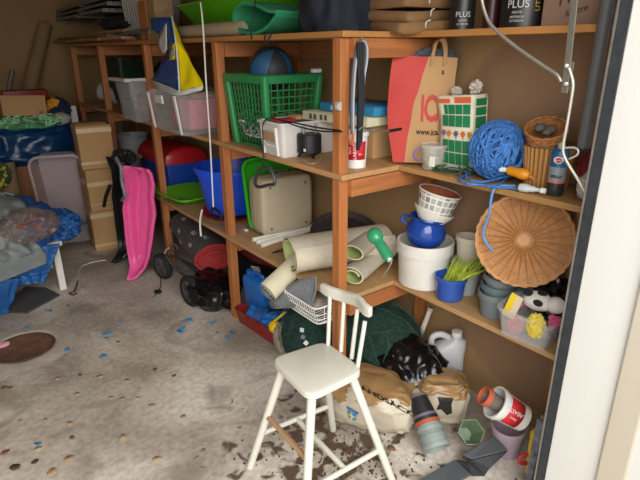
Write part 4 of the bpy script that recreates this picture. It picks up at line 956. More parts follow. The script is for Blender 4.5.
# cream roll leaning out over the shelf front, with grey felt
CR = mat('mat_cream', hexc('#c9c0a4'), .9, var=.05, vs=30, bump=.2, bs=250); FELT = mat('felt_grey', hexc('#74777a'), .95, var=.15, vs=60, bump=.3, bs=200)
A = at(267, 293, x=1.13); B = V((1.44, 1.95, Z1 + .065))
m = MB(); rolled(m, A, B, .056, 2.4, .008, 1.2, 1, n=70, gap=.014); tag(obj('cream_carpet_roll', m, [CR, FELT, FELT], recalc=False), 'cream carpet roll with grey lining sticking out over the low shelf edge', 'carpet roll')
F = [(296, 280, 1.24), (316, 276, 1.27), (315, 292, 1.25), (311, 306, 1.24), (301, 301, 1.22), (287, 309, 1.20), (272, 308, 1.18), (268, 301, 1.17)]
c_ = at(292, 288, x=1.22)
tag(obj('grey_felt', sheet_poly(F, c_, 4, .010, 9), FELT, solid=.006), 'grey felt underlay sagging below the cream carpet roll', 'felt').location = c_
# green watering bulb
GRT = plastic('bulb_green', '#2f9a6a', .15, alpha=.8)
o0 = at(375, 236, x=1.42)
t = thing('watering_bulb', 'translucent green plant watering bulb lying on the beige mats', 'watering bulb', o0)
Bv = at(388, 257, x=1.40) - o0
m = MB(); d = Bv.normalized(); L_ = Bv.length
m.lathe([(.001, -.034), (.018, -.030), (.031, -.016), (.034, 0), (.031, .016), (.024, .026), (.019, .036), (.022, .05), (.023, L_), (.019, L_ + .01), (.001, L_ + .012)], 28, axisM((0, 0, 0), Bv)); obj('bulb', m, GRT, t)
m = MB(); m.tube([d * (L_ + .01), d * (L_ + .03), at(383, 277, x=1.37) - o0], .003, 8, 3); obj('spike', m, STEEL, t)
m = MB(); m.lathe([(.001, 0), (.010, 0), (.010, .012), (.001, .012)], 14, axisM(d * (L_ + .008), d * (L_ + .05))); obj('cap', m, WHITE, t)

# ================================================================== low shelf, shallow part
t = thing('white_plant_pot', 'large white round plant pot holding a blue bowl on the low shelf', 'plant pot', (1.688, 1.435, Z1 + .001)); t.scale = (1.09, 1.09, 1.06)
m = MB(); m.lathe([(.001, 0), (.096, 0), (.104, .008), (.110, .145), (.117, .147), (.118, .195), (.114, .198), (.106, .196), (.104, .15), (.094, .012), (.001, .010)], 44); obj('body', m, plastic('pot_white', '#d3d0c6', .4), t)
GLZ = plastic('blue_glaze', '#1d4191', .12)
t = thing('blue_glazed_pot', 'round blue glazed pot sitting in the white plant pot', 'plant pot', (1.675, 1.435, Z1 + .185), rot=(.06, .10, 0)); t.scale = (1.05,) * 3
m = MB(); m.lathe([(.001, 0), (.05, 0), (.068, .015), (.083, .045), (.084, .068), (.074, .098), (.068, .108), (.072, .118), (.080, .124), (.078, .130), (.066, .124), (.06, .108), (.078, .06), (.045, .008), (.001, .006)], 44); obj('body', m, GLZ, t)
for sg in (1,):
    m = MB(); m.tube([(-.04 * sg, .078 * sg, .075), (-.05 * sg, .098 * sg, .09), (-.045 * sg, .096 * sg, .108), (-.035 * sg, .072 * sg, .11)], .007, 8, 4); obj('lug', m, GLZ, t)
t = thing('white_saucer_pot', 'shallow white bowl stacked between the blue pot and the mosaic pot', 'bowl', (1.685, 1.415, Z1 + .305), rot=(.16, .28, 0)); t.scale = (1.15,) * 3
m = MB(); m.lathe([(.001, 0), (.05, 0), (.072, .03), (.078, .042), (.074, .044), (.066, .03), (.001, .008)], 40); obj('body', m, plastic('bowl_white', '#dedad0', .3), t)
def mosaic():
    m = bpy.data.materials.new('mosaic_tiles'); m.use_nodes = True; nt = m.node_tree; N = nt.nodes; L = nt.links; b = N['Principled BSDF']; b.inputs['Roughness'].default_value = .3
    uv = N.new('ShaderNodeUVMap'); uv.uv_map = 'u'
    br = N.new('ShaderNodeTexBrick'); br.offset = 0; br.inputs['Color1'].default_value = (*hexc('#4d555c'), 1); br.inputs['Color2'].default_value = (*hexc('#c6c6bf'), 1); br.inputs['Mortar'].default_value = (*hexc('#dcd8cc'), 1)
    br.inputs['Scale'].default_value = 1; br.inputs['Brick Width'].default_value = 1; br.inputs['Row Height'].default_value = 1; br.inputs['Mortar Size'].default_value = .13; br.inputs['Bias'].default_value = .1
    L.new(uv.outputs[0], br.inputs['Vector']); L.new(br.outputs[0], b.inputs['Base Color']); return m
t = thing('mosaic_pot', 'terracotta pot with a black and white mosaic side, tilted on top of the blue pot', 'plant pot', (1.690, 1.405, Z1 + .335), rot=(.16, .16, 0)); t.scale = (1.13,) * 3
m = MB(); r0, r1, h = .062, .080, .092
m.lathe([(.001, .001), (.060, .001), (.060, .005)], 40); m.lathe([(r1, h), (r1 - .007, h), (r0 - .008, .01), (.001, .008)], 40); obj('clay_body', m, plastic('terracotta', '#a85a38', .75), t)
m = MB(); n = 44; 
for i in range(4):
    pass
m.lathe([(r0, 0), (r0 + (r1 - r0) * .08, .006), (r1, h), ], n)
o = obj('mosaic_side', m, mosaic(), t, recalc=False)
uvl = o.data.uv_layers.new(name='u')
for pol in o.data.polygons:
    for li in pol.loop_indices:
        co_ = o.data.vertices[o.data.loops[li].vertex_index].co; a = math.atan2(co_.y, co_.x)
        ac = math.atan2(pol.center.y, pol.center.x)
        while a - ac > pi: a -= 2 * pi
        while a - ac < -pi: a += 2 * pi
        uvl.data[li].uv = (a / (2 * pi) * 20, co_.z / h * 3.5)
m = MB(); m.tube([(r1 * cos(a), r1 * sin(a), h) for a in [2 * pi * i / 40 for i in range(40)]], .0035, 6, closed=True); obj('rim', m, plastic('rim_white', '#d9d5ca', .4), t)
# cream pots
CP = plastic('pot_cream', '#bdb6a2', .55)
t = thing('cream_plant_pot', 'cream plastic pot standing inside a grey pot behind the blue grass pot', 'plant pot', (1.755, 1.255, Z1 + .145), rot=(0, .06, 0))
m = MB(); pot(m, .040, .058, .115, .003, .003, .02); obj('body', m, CP, t)
t = thing('grey_white_pot', 'grey white pot under the cream pot on the low shelf', 'plant pot', (1.757, 1.25, Z1 + .001))
m = MB(); pot(m, .045, .064, .155, .003, .003, .02); obj('body', m, plastic('pot_greywhite', '#9fa3a2', .5), t)
t = thing('small_blue_pot', 'small bright blue pot of yellow-green grass at the low shelf edge', 'plant pot', (1.655, 1.255, Z1 + .001)); t.scale = (1.13,) * 3
m = MB(); m.lathe([(.001, 0), (.044, 0), (.050, .006), (.056, .078), (.062, .080), (.062, .094), (.056, .094), (.050, .07), (.001, .062)], 36); obj('body', m, plastic('pot_blue', '#2a4f9e', .25), t)
t = thing('ornamental_grass', 'tuft of yellow-green artificial grass leaning out of the small blue pot', 'plant', (1.665, 1.245, Z1 + .075)); t.scale = (1.3,) * 3; t['kind'] = 'thing'
m = MB(); rnd = random.Random(4)
for k in range(130):
    a = rnd.uniform(0, 2 * pi); sp = rnd.uniform(0, .04); b0 = V((rnd.uniform(-.03, .03), rnd.uniform(-.03, .03), 0)); tip = b0 * 1.3 + V((.035 + sp * cos(a), -.03 + sp * sin(a), rnd.uniform(.055, .10)))
    w_ = V((cos(a + 1.5), sin(a + 1.5), 0)) * .0022
    mid = (b0 + tip) / 2 + V((0, 0, .012))
    f = [m.b.verts.new(p) for p in (b0 - w_, b0 + w_, mid + w_ * .9, tip, mid - w_ * .9)]; m._f(f)
o = obj('blades', m, plastic('grass_lime', '#a7b83a', .6, var=.25, vs=60), t, smooth=False, recalc=False)
# small dark stack and grey stack
DG = plastic('pot_darkgrey', '#3a3b3c', .55); GG = plastic('pot_grey', '#6c7375', .5); GT = plastic('pot_teal', '#56696b', .5)
for k in range(3):
    t = thing('black_plant_pot', ['lowest black plastic pot of the stack behind the grey pots', 'middle black plastic pot of the stack behind the grey pots', 'topmost black plastic pot of the stack behind the grey pots'][k], 'plant pot', (1.775, 1.10, Z1 + .002 + .028 * k), group='black stacked pots')
    m = MB(); pot(m, .040, .050 + .0008 * k, .10, .003, .004, .018); obj('body', m, DG, t)
for i, (x, y, n_, r_) in enumerate([(1.672, 1.05, 4, .062), (1.745, .955, 3, .054)]):
    for k in range(n_):
        nm = ['lowest', 'second', 'third', 'topmost'][k if not (n_ == 3 and k == 2) else 3]
        t = thing('grey_plant_pot', f'{nm} grey plastic pot of the stack ' + ('at the shelf edge' if i == 0 else 'under the wicker lid by the wall'), 'plant pot', (x + .004 * k, y - .003 * k, Z1 + .002 + .034 * k), group='grey pots stacked on the low shelf', rot=(.03 * k, .02 * k, 0))
        m = MB(); pot(m, r_ * .76, r_, .105, .003, .004, .022); obj('body', m, [GG, GT, GG, GG][k], t)
# wicker lid
WL = mat('wicker_lid', hexc('#bd8a58'), .6, var=.16, vs=40, bump=.15, bs=120)
c_ = at(524, 240, x=1.665)
nz_ = V((-.80, -.42, .30)).normalized()
t = thing('woven_wicker_disc', 'large round woven wicker lid leaning under the middle shelf', 'basket lid', c_)
R_ = nz_.to_track_quat('Z', 'Y').to_matrix().to_4x4()
RL = .168
m = MB()
for k in range(24):
    r_ = .034 + (RL - .040) * k / 23; n_ = 56
    m.tube([(r_ * cos(a), r_ * sin(a), .014 * (1 - (r_ / RL) ** 2) + .0032 * (1 if (i + k) % 2 else -1)) for i, a in enumerate([2 * pi * i / n_ for i in range(n_)])], .0032, 5, closed=True)
m.b.transform(R_); obj('weave', m, WL, t)
m = MB()
m.lathe([(.001, .010), (.034, .009), (RL * .6, .004), (RL - .004, -.006), (RL - .004, -.009), (.001, .004)], 48); m.b.transform(R_); obj('backing', m, plastic('wicker_dark', '#7a4f28', .8), t)
SPK = plastic('wicker_spoke', '#96622f', .6)
for k in range(28):
    a = 2 * pi * k / 28; m = MB(); m.tube([(.02 * cos(a), .02 * sin(a), .0165), (.09 * cos(a), .09 * sin(a), .0135), ((RL - .006) * cos(a), (RL - .006) * sin(a), .003)], .0030, 5, 3); m.b.transform(R_); obj('spoke', m, SPK, t)
m = MB(); m.lathe([(.001, .019), (.02, .019), (.033, .017), (.034, .012), (.001, .012)], 32); m.b.transform(R_); obj('hub', m, WL, t)
m = MB(); n_ = 120; m.tube([((RL + .002 * sin(a * 30)) * cos(a), (RL + .002 * sin(a * 30)) * sin(a), .0 + .003 * cos(a * 30)) for a in [2 * pi * i / n_ for i in range(n_)]], .0065, 6, closed=True); m.b.transform(R_); obj('rim', m, WL, t)
# black sack behind
m = MB(); m.blob((.065, .11, .10), .22, 2.6, 21, 4, flat=-.09); o = tag(obj('black_sack', m, BLKBAG), 'black plastic sack on the low shelf behind the toy box', 'bag'); o.location = (1.755, .85, Z1 + .095)
# toy box
t = thing('clear_toy_box', 'small clear plastic box heaped with toys at the low shelf end', 'storage box', (1.625, .862, Z1 + .012), rot=(.05, -.06, .12))
m = MB(); tub(m, .125, .17, .15, .20, .105, .003, .02, .007); obj('body', m, plastic('clear_toybox', '#d3d0cd', .25, alpha=.28), t)
PT = [plastic('plush_white', '#d9d3cb', .9), plastic('plush_black', '#1c191c', .9), plastic('plush_pink', '#c8567f', .8), plastic('plush_yellow', '#d3bd4b', .8), plastic('toy_coral', '#cf4f62', .6)]
tb = V((1.625, .862, Z1))
t = thing('spotted_soft_toy', 'white soft toy with black spots lying on the clear toy box', 'soft toy', tb + V((.015, -.01, .15)))
m = MB(); m.blob((.042, .055, .034), .06, 2, 2, 4, ridged=False); m.blob((.034, .034, .030), .05, 2, 4, 3, ridged=False, M=Matrix.Translation((.01, -.06, .004))); obj('body', m, PT[0], t)
for p, r_ in (((-.038, -.02, .012), (.010, .018, .012)), ((-.02, .03, .027), (.022, .016, .008)), ((.03, -.05, .02), (.014, .02, .012)), ((.005, -.01, .034), (.020, .018, .006))):
    m = MB(); m.blob(r_, .05, 2, 1, 3, ridged=False, M=Matrix.Translation(p)); obj('black_patch', m, PT[1], t)
for y in (.045, -.075):
    m = MB(); m.blob((.016, .010, .010), .05, 2, 1, 3, ridged=False, M=Matrix.Translation((-.035, y, -.022))); obj('pink_paw', m, PT[2], t)
def bit(name, lab, loc, r3, mm_, seed=1):
    m = MB(); m.blob(r3, .2, 2.5, seed, 4); o = tag(obj(name, m, mm_), lab, 'toy'); o.location = loc; return o
bit('yellow_soft_toy', 'crumpled yellow soft toy hanging over the toy box side', tb + V((-.062, -.055, .095)), (.022, .030, .042), PT[3], 5)
bit('pink_toy_scrap', 'pink toy piece poking from the toy box beside the doorway', tb + V((-.02, -.10, .115)), (.03, .016, .016), PT[2], 7)
bit('coral_toy', 'coral pink toy showing through the clear toy box side', tb + V((-.030, .040, .05)), (.028, .026, .03), PT[4], 3)
bit('grey_toy_mix', 'greyish mixed small toys at the bottom of the clear toy box', tb + V((.01, -.03, .05)), (.045, .05, .03), plastic('toy_mix', '#77808a', .7, var=.5, vs=40), 9)
t = thing('yellow_book', 'thin yellow and cream children book standing in the toy box', 'book', tb + V((-.048, .055, .105)), rot=(.25, .15, .25))
m = MB(); m.box((0, 0, .02), (.008, .045, .09)); obj('pages', m, plastic('book_cream', '#cfc2a2', .8), t, smooth=False)
m = MB(); m.box((-.0045, .012, .02), (.002, .022, .092)); obj('yellow_cover', m, plastic('book_yellow', '#dfbf12', .5), t, smooth=False)
# ================================================================== floor: trolley, carpet roll, bags by the second post
TYRE = plastic('tyre_rubber', '#1b1b1c', .8); RIMG = plastic('wheel_grey', '#4a4b4d', .5)
t = thing('wheeled_trolley', 'folded grey trolley with two spoked black wheels under the low shelf', 'trolley', (1.15, 3.1, 0))
for c, r_, rz_ in ((V((.015, .30, .098)), .098, .25), (V((-.005, -.22, .104)), .104, .15)):
    ax_ = V((-cos(rz_), -sin(rz_), 0)); M = axisM(c, c + ax_)
    m = MB(); m.lathe([(r_ * .72, -.018), (r_ * .9, -.02), (r_, -.010), (r_, .010), (r_ * .9, .02), (r_ * .72, .018), (r_ * .72, -.018)], 36, M); w_ = obj('wheel', m, TYRE, t)
    m = MB(); m.lathe([(r_ * .62, -.012), (r_ * .74, -.012), (r_ * .74, .014), (r_ * .62, .014), (r_ * .62, -.012)], 36, M); obj('rim', m, RIMG, w_)
    m = MB(); m.lathe([(.001, -.02), (.016, -.02), (.016, .024), (.001, .026)], 18, M); obj('hub', m, RIMG, w_)
    for k in range(6):
        a = k * pi / 3; m = MB(); m.bar(M @ V((.014 * cos(a), .014 * sin(a), .006)), M @ V((r_ * .64 * cos(a), r_ * .64 * sin(a), .006)), .013, .008); obj('spoke', m, RIMG, w_, smooth=False)
for pts in ([(.015, .30, .098), (.06, .29, .16), (.09, .18, .18), (.10, -.1, .16)], [(-.005, -.22, .104), (.08, -.2, .12), (.13, -.06, .16), (.09, .18, .18)], [(.06, .28, .17), (.12, .32, .24), (.14, .3, .20)], [(.02, .22, .20), (.05, .12, .12), (.08, .0, .09), (.10, -.15, .08)]):
    m = MB(); m.tube([V(p) for p in pts], .009, 8, 4); obj('frame_tube', m, plastic('frame_grey', '#55524d', .45, metal=.5), t)
m = MB(); m.tube([V((.04, .30, .19)), V((.045, .26, .235)), V((.05, .23, .25))], .006, 6, 3); obj('pale_lever', m, plastic('lever_pale', '#b8b4aa', .5), t)
m = boxy(.03, .045, .02, .006); t = tag(obj('valve_cap', m, BLACK), 'little black fitting lying on the concrete by the trolley wheel', 'fitting'); t.location = at(158, 293, z=.001); t.rotation_euler = (0, 0, .6)
m = MB(); m.tube([at(u, v, z=.004) for u, v in ((160, 276), (161, 284), (158, 292), (153, 297))], .003, 6, 4); tag(obj('dark_string', m, BLACK), 'short dark string running from the trolley wheel to a fitting', 'string')
# carpet roll: red inside, dark outside
A, B = V((1.335, 2.89, .285)), V((1.43, 3.53, .34))
t = thing('carpet_roll', 'dark rolled carpet with red pile inside, lying on the trolley', 'carpet roll', A)
CBK = mat('carpet_back', hexc('#484543'), .7, var=.2, vs=40, bump=.2, bs=200); CRD = mat('carpet_red', hexc('#9a2b2c'), .95, var=.2, vs=80, bump=.6, bs=260)
m = MB(); R_ = frame(B - A); n_ = 44
def ring(k, o, sq=.72): return [o + R_ @ V((0, .135 * k * cos(a), .135 * k * sq * sin(a))) for a in [2 * pi * i / n_ for i in range(n_)]]
m.loft([ring(1, V()), ring(1, (B - A) * .5), ring(.96, B - A)], False, True); obj('backing', m, CBK, t)
m = MB(); dv = (A - B).normalized(); m.loft([ring(1.0, V()), ring(1.0, dv * .008), ring(.90, dv * .010), ring(.84, dv * -.012, .66), ring(.5, dv * -.018, .6)], False, True); obj('red_pile', m, CRD, t)
m = MB(); m.tube([R_ @ V((-.004, .075 * cos(a), .042 * sin(a))) for a in [2 * pi * i / 24 for i in range(17)]], .010, 8); obj('inner_fold', m, CRD, t)
GL = plastic('backing_print', '#a9a8a7', .7)
for k, (s_, a) in enumerate(((.18, .45), (.34, 1.0), (.58, .40), (.75, 1.05), (.45, -.05), (.15, 1.35), (.8, .0))):
    m = MB()
    for q in range(4):
        hgt = (.018, .026, .014, .022)[(q + k) % 4]
        o_ = (B - A) * (s_ + .022 * q); m.loft([[o_ + R_ @ V((dx, .1365 * cos(a + da), .1365 * .72 * sin(a + da))) for dx, da in ((0, 0), (.012, 0), (.012, hgt / .1), (0, hgt / .1))]], True, False)
    obj('faint_print', m, GL, t, smooth=False)
for a in (.8, .25, 1.35):
    m = MB(); m.tube([(B - A) * s_ + R_ @ V((0, .1355 * cos(a), .1355 * .72 * sin(a))) for s_ in (0, .5, .97)], .0012, 4); obj('seam_line', m, plastic('seam_grey', '#6a6968'), t)
# red fabric folded behind, yellow scrap
m = MB(); m.blob((.12, .33, .11), .08, 2.5, 31, 4, flat=-.10, p=.8); o = tag(obj('red_blanket', m, plastic('blanket_red', '#7d1e24', .9, bump=.3, bs=60)), 'dark red folded blanket behind the carpet roll under the shelf', 'blanket'); o.location = (1.62, 2.76, .36)
m = boxy(.22, .60, .25, .02); o = tag(obj('black_box', m, plastic('trunk_black', '#171718', .6)), 'black box holding up the red blanket under the low shelf', 'box'); o.location = (1.64, 2.76, .001)
m = MB(); m.blob((.05, .06, .03), .2, 2.5, 3, 3); o = tag(obj('yellow_bag', m, plastic('yellow_scrap', '#b5951d', .5)), 'yellow plastic scrap tucked above the carpet roll far end', 'bag'); o.location = (1.45, 3.50, .445)
# bin bags
def binbag(label, loc, r3, seed, flat, p=1, name='bin_bag', amp=.13, mm_=None):
    m = MB(); m.blob(r3, amp, 1.5, seed, 5, flat=flat, p=p); m.jitter(.014, 12, seed); m.jitter(.006, 30, seed); o = tag(obj(name, m, mm_ or BLKBAG, angle=80), label, 'bag'); o.location = loc; return o
binbag('shiny black bin bag on the floor under the carpet roll', (1.27, 2.80, .108), (.145, .19, .112), 3, -.102)
binbag('black bin bag with a white label behind the second post', (1.63, 2.36, .185), (.12, .16, .16), 8, -.178)
m = MB(); m.box((0, 0, 0), (.004, .06, .045), Euler((0, -.5, .4)).to_matrix()); m.jitter(.006, 30); o = tag(obj('white_label', m, WHITE, smooth=False), 'white paper label stuck on the black bin bag by the post', 'label'); o.location = at(256, 269, x=1.50)
# red tray with blue things
tr = V((1.42, 2.33, .001))
t = thing('red_tray_box', 'low dark red plastic tray on the floor full of blue cans', 'tray', tr, rz=.07)
m = MB(); tub(m, .25, .39, .27, .42, .085, .005, .02, .006); obj('body', m, plastic('tray_brick', '#8a2a26', .45), t)
m = MB(); m.box((-.142, .0, .075), (.010, .16, .012)); obj('lip', m, plastic('tray_brick', '#8a2a26', .45), t, bevel=.003, smooth=False)
BLU = plastic('can_bright_blue', '#1d62ad', .35); BLU2 = plastic('bag_bright_blue', '#2a74bf', .3, alpha=.9)
t = thing('blue_jerrycan', 'blue plastic jerrycan standing behind the blue bags in the red tray', 'jerrycan', (1.395, 2.43, .095), rot=(.10, -.15, .15))
m = MB(); L = []
for z, k in ((0, .93), (.008, 1), (.19, 1), (.21, .92), (.22, .75)): L.append([(x * k, y * k, z) for x, y, _ in rrect(.10, .19, .03, 0, 4)])
m.loft(L); obj('body', m, BLU, t)
m = MB(); m.tube([(0, -.06, .215), (0, -.05, .245), (0, .02, .245), (0, .03, .215)], .010, 8, 4); obj('handle', m, BLU, t)
m = MB(); m.lathe([(.001, .215), (.018, .215), (.018, .24), (.001, .242)], 18, place((0, .065, 0))); obj('screw_cap', m, BLU, t)
for i, (p, r3, lab) in enumerate([((1.34, 2.37, .085), (.05, .075, .045), 'crumpled blue bag at the far end of the red tray'), ((1.36, 2.25, .085), (.055, .06, .05), 'crumpled blue bag in the middle of the red tray'), ((1.44, 2.22, .09), (.05, .05, .05), 'blue plastic bundle at the back of the red tray beside the yellow tool')]):
    binbag(lab, p, r3, 14 + i, None, name='blue_bag', mm_=BLU2, amp=.22)
m = boxy(.09, .06, .02, .003); o = tag(obj('blue_cloth', m, plastic('blue_cloth', '#24558f', .8)), 'flat pale blue cloth folded on the blue bags in the tray', 'cloth'); o.location = (1.325, 2.31, .118); o.rotation_euler = (.2, -.35, .3)
# yellow spray gun
o0 = at(275, 327, x=1.30)
t = thing('yellow_water_gun', 'yellow plastic toy can with a spout handle at the red tray corner', 'toy', o0)
YL = plastic('bright_yellow', '#eab90c', .35)
m = MB(); m.blob((.032, .036, .034), .03, 2, 1, 4, ridged=False, p=.8); obj('body', m, YL, t)
m = MB(); m.bar(at(271, 324, x=1.29) - o0, at(286, 312, x=1.30) - o0, .02, .012); obj('top_handle', m, plastic('lemon', '#e6d01a', .35), t, bevel=.004)
m = MB(); m.tube([at(283, 323, x=1.31) - o0, at(288, 319, x=1.31) - o0, at(290, 316, x=1.31) - o0], .006, 8, 3); obj('spout', m, YL, t)
m = MB(); m.lathe([(.001, 0), (.03, 0), (.03, .10), (.026, .11), (.001, .11)], 20, place((1.395, 2.13, .165), rx=.3)); tag(obj('blue_bottle', m, plastic('dark_blue', '#234c8d', .35)), 'dark blue bottle beside the yellow toy can', 'bottle')
# netting bundle
NET = mat('net_green', hexc('#16332a'), .85, var=.5, vs=70, bump=1.0, bs=260)
t = thing('netting_bundle', 'big heap of dark green netting under the low shelf corner', 'netting', (1.455, 1.75, .002))
m = MB(); m.blob((.225, .185, .185), .05, 3, 2, 5, flat=-.175, M=Matrix.Translation((-.02, .11, .185))); m.blob((.19, .24, .185), .05, 3, 6, 5, flat=-.175, M=Matrix.Translation((.12, -.14, .19))); obj('core', m, NET, t)
rnd = random.Random(8); m = MB()
for k in range(170):
    n1 = V((rnd.gauss(0, 1), rnd.gauss(0, 1), rnd.gauss(.1, .8))).normalized(); u_ = n1.orthogonal().normalized(); w_ = n1.cross(u_); a0 = rnd.uniform(0, 6); h_ = rnd.uniform(-.12, .12); rr = rnd.uniform(.97, 1.10)
    c1 = V((-.02, .11, .185)) if k % 2 else V((.12, -.14, .19)); r3 = V((.225, .185, .185)) if k % 2 else V((.19, .24, .185))
    pts = []
    for i in range(16):
        a = a0 + i * .16; d = (u_ * cos(a) + w_ * sin(a) + n1 * h_).normalized(); p = c1 + V((d.x * r3.x, d.y * r3.y, d.z * r3.z)) * rr + noise.noise_vector(d * 6 + V((k, 0, 0))) * .012
        p.z = max(p.z, .006); pts.append(p)
    m.tube(pts, .0013, 4)
obj('net_strands', m, mat('net_strand', hexc('#235244'), .7, var=.3, vs=60), t)
for i, (u, v) in enumerate(((302, 330), (303, 337), (306, 343))):
    m = MB(); m.box(at(u, v, x=1.235 + .0) - V((1.455, 1.75, .002)), (.004, .020, .020), Euler((.3 * i, .2, .6)).to_matrix()); obj('paper_tag', m, [plastic('tag_blue', '#a9c9d2'), plastic('tag_grey', '#6c7272'), plastic('tag_white', '#d9d9d2')][i], t, smooth=False)
t = thing('pale_net_bag', 'pale beige net bag on the floor beside the red tray', 'net bag', (1.325, 2.02, .002))
m = MB(); m.blob((.075, .095, .10), .08, 3, 12, 4, flat=-.09, M=Matrix.Translation((0, 0, .095))); obj('bag', m, mat('net_pale', hexc('#a79d8c'), .9, var=.35, vs=130, bump=.8, bs=200), t)
# white wire basket
o0 = V((1.43, 1.60, .36))
t = thing('wire_basket', 'white coated wire basket sitting on the dark green netting', 'wire basket', (1.435, 1.742, .392), rot=(.0, .0, .0))
WIR = plastic('wire_white', '#e4e2dc', .4)
w2, d2, h2 = .235, .130, .088
def wrect(k, z, r_, nm):
    m = MB(); m.tube([(x, y, z) for x, y, _ in rrect(2 * w2 * k, 2 * d2 * k, .03, 0, 3)], r_, 6, closed=True); obj(nm, m, WIR, t)
wrect(1, h2, .0045, 'top_ring'); wrect(.96, h2 * .55, .0026, 'side_ring'); wrect(.93, h2 * .25, .0026, 'side_ring'); wrect(.9, 0, .0035, 'bottom_ring')
for i in range(13):
    y = d2 * (-.84 + .14 * i)
    m = MB(); m.tube([(-w2, y * 1.05, h2), (-w2 * .9, y, 0), (w2 * .9, y, 0), (w2, y * 1.05, h2)], .0022, 5); obj('cross_wire', m, WIR, t)
for i in range(7):
    x = w2 * (-.75 + .25 * i)
    m = MB(); m.tube([(x * 1.05, -d2, h2), (x, -d2 * .9, 0), (x, d2 * .9, 0), (x * 1.05, d2, h2)], .0022, 5); obj('long_wire', m, WIR, t)
m = MB(); m.blob((.06, .07, .025), .2, 3, 8, 3); o = tag(obj('beige_rag', m, plastic('rag_beige', '#a99d8b', .9, var=.3, vs=30)), 'beige rag lying in the white wire basket', 'rag'); o.location = (1.34, 1.78, .42)
# black bag, pole, jug
binbag('black bin bag behind the white chair and sand sacks', (1.575, 1.385, .150), (.15, .17, .145), 5, -.140, amp=.10)
binbag('half-empty black bin bag heaped on the low part beside the jug', (1.60, 1.29, .20), (.085, .08, .085), 9, -.08, amp=.25) if False else None
m = MB(); m.blob((.016, .018, .012), .15, 2, 1, 3); o = tag(obj('brown_leaf', m, plastic('leaf_tan', '#b08a62', .8)), 'small tan leaf lying on the black bin bag', 'leaf'); o.location = at(396, 357, x=1.475)
t = thing('white_pole', 'white painted pole leaning on the wall behind the black bin bag', 'pole', (1.70, 1.50, .05))
a, b = at(414, 352, x=1.72) - V(t.location), at(430, 310, x=1.795) - V(t.location); d = (b - a).normalized()
m = MB(); m.tube([a - d * .15, b], .013, 12); obj('shaft', m, plastic('pole_white', '#cfc8b6', .6), t)
m = MB(); m.tube([b - d * .004, b + d * .012], .0155, 12); obj('tip', m, plastic('pole_tip', '#b8b0a0', .6), t)
JUG = plastic('jug_milky', '#d2d3d3', .3, alpha=.7)
t = thing('jug', 'empty milky plastic jug with a moulded handle standing by the wall', 'jug', (1.752, 1.315, .001), rz=-.75); t.scale = (1.13, 1.13, 1.18)
m = MB(); L = []
for z, w_, d_, r_ in ((0, .125, .085, .02), (.006, .138, .095, .025), (.17, .138, .095, .03), (.20, .125, .088, .035), (.225, .085, .065, .03)):
    L.append([(x + (.012 if z > .19 else 0) + (.02 if z > .22 else 0), y, z) for x, y, _ in rrect(w_, d_, r_, 0, 5)])
for r_, z in ((.022, .238), (.02, .25)): L.append([(x + .035, y, z) for x, y, _ in rrect(r_ * 2, r_ * 2, r_, 0, 5)])
m.loft(L); obj('body', m, JUG, t)
m = MB(); m.lathe([(.001, 0), (.0215, 0), (.0215, .018), (.001, .020)], 20, place((.035, 0, .248))); obj('screw_cap', m, WHITE, t)
m = MB(); m.tube([(.005, 0, .235), (-.03, 0, .248), (-.062, 0, .235), (-.066, 0, .195), (-.060, 0, .165)], .0135, 10, 5); obj('handle', m, JUG, t)
# sand sacks
SK = mat('sack_cream', hexc('#b8ad98'), .45, var=.12, vs=7, bump=.4, bs=22); SKB = plastic('sack_brown', '#96754c', .3, bump=.5, bs=20, var=.2, vs=14)
def sack(label, loc, r3, seed, rz_, rx_=0, p=.62):
    t = thing('sand_sack', label, 'sack', loc, rot=(rx_, 0, rz_), group='plastic sand sacks on the floor')
    m = MB(); m.blob(r3, .055, 2.2, seed, 5, flat=-r3[2] * .93, p=p); m.jitter(.013, 13, seed); m.jitter(.005, 34, seed)
    for v_ in m.b.verts: v_.co.z = max(v_.co.z, -r3[2] * .93)
    for f in m.b.faces:
        c = f.calc_center_median(); f.material_index = 1 if c.z > r3[2] * .60 + .06 * noise.noise(c * 11 + V((seed, 0, 0))) else 0
    obj('bag', m, [SK, SKB], t, angle=80); return t
sc1 = V((1.325, 1.385, .101))
t1 = sack('large cream and brown plastic sack with a flag emblem beside the chair', sc1, (.215, .125, .108), 3, -1.03)
sc2 = V((1.58, 1.195, .099))
t2_ = sack('smaller cream and brown sack with a black print patch before the jug', sc2, (.11, .085, .105), 9, -.75, p=.45)
# prints are laid on the sack surface by ray casting
def onsack(me, t, o, pick):
    dg = bpy.context.evaluated_depsgraph_get(); ob = t.children[0]
    for v in me.vertices:
        q = v.co.copy(); v.co = pick(q)
    from mathutils.bvhtree import BVHTree
    bv = BVHTree.FromObject(ob, dg)
    for v in me.vertices:
        e_ = (Matrix.Translation(t.location) @ t.rotation_euler.to_matrix().to_4x4()).inverted() @ V((0, 0, EYE))
        h, n, i, d = bv.ray_cast(e_, (v.co - e_).normalized())
        if h is None: h, n, i, d = bv.find_nearest(v.co)
        if h is not None: v.co = h - (h - e_).normalized() * .003
bpy.context.view_layer.update()
def sackprint(name, mb, m_, t, c, ux, uy):
    inv = (Matrix.Translation(t.location) @ t.rotation_euler.to_matrix().to_4x4()).inverted()
    if isinstance(mb, MB):
        bmesh.ops.subdivide_edges(mb.b, edges=mb.b.edges[:], cuts=3, use_grid_fill=True); o = obj(name, mb, m_, t, smooth=False)
    else: o = mb
    onsack(o.data, t, o, lambda q: inv @ (c + ux * q.x + uy * q.y)); return o
c_ = at(352, 413, x=1.22); ux = V((.55, -.8, -.12)).normalized(); uy = V((-.1, -.05, 1)).normalized()
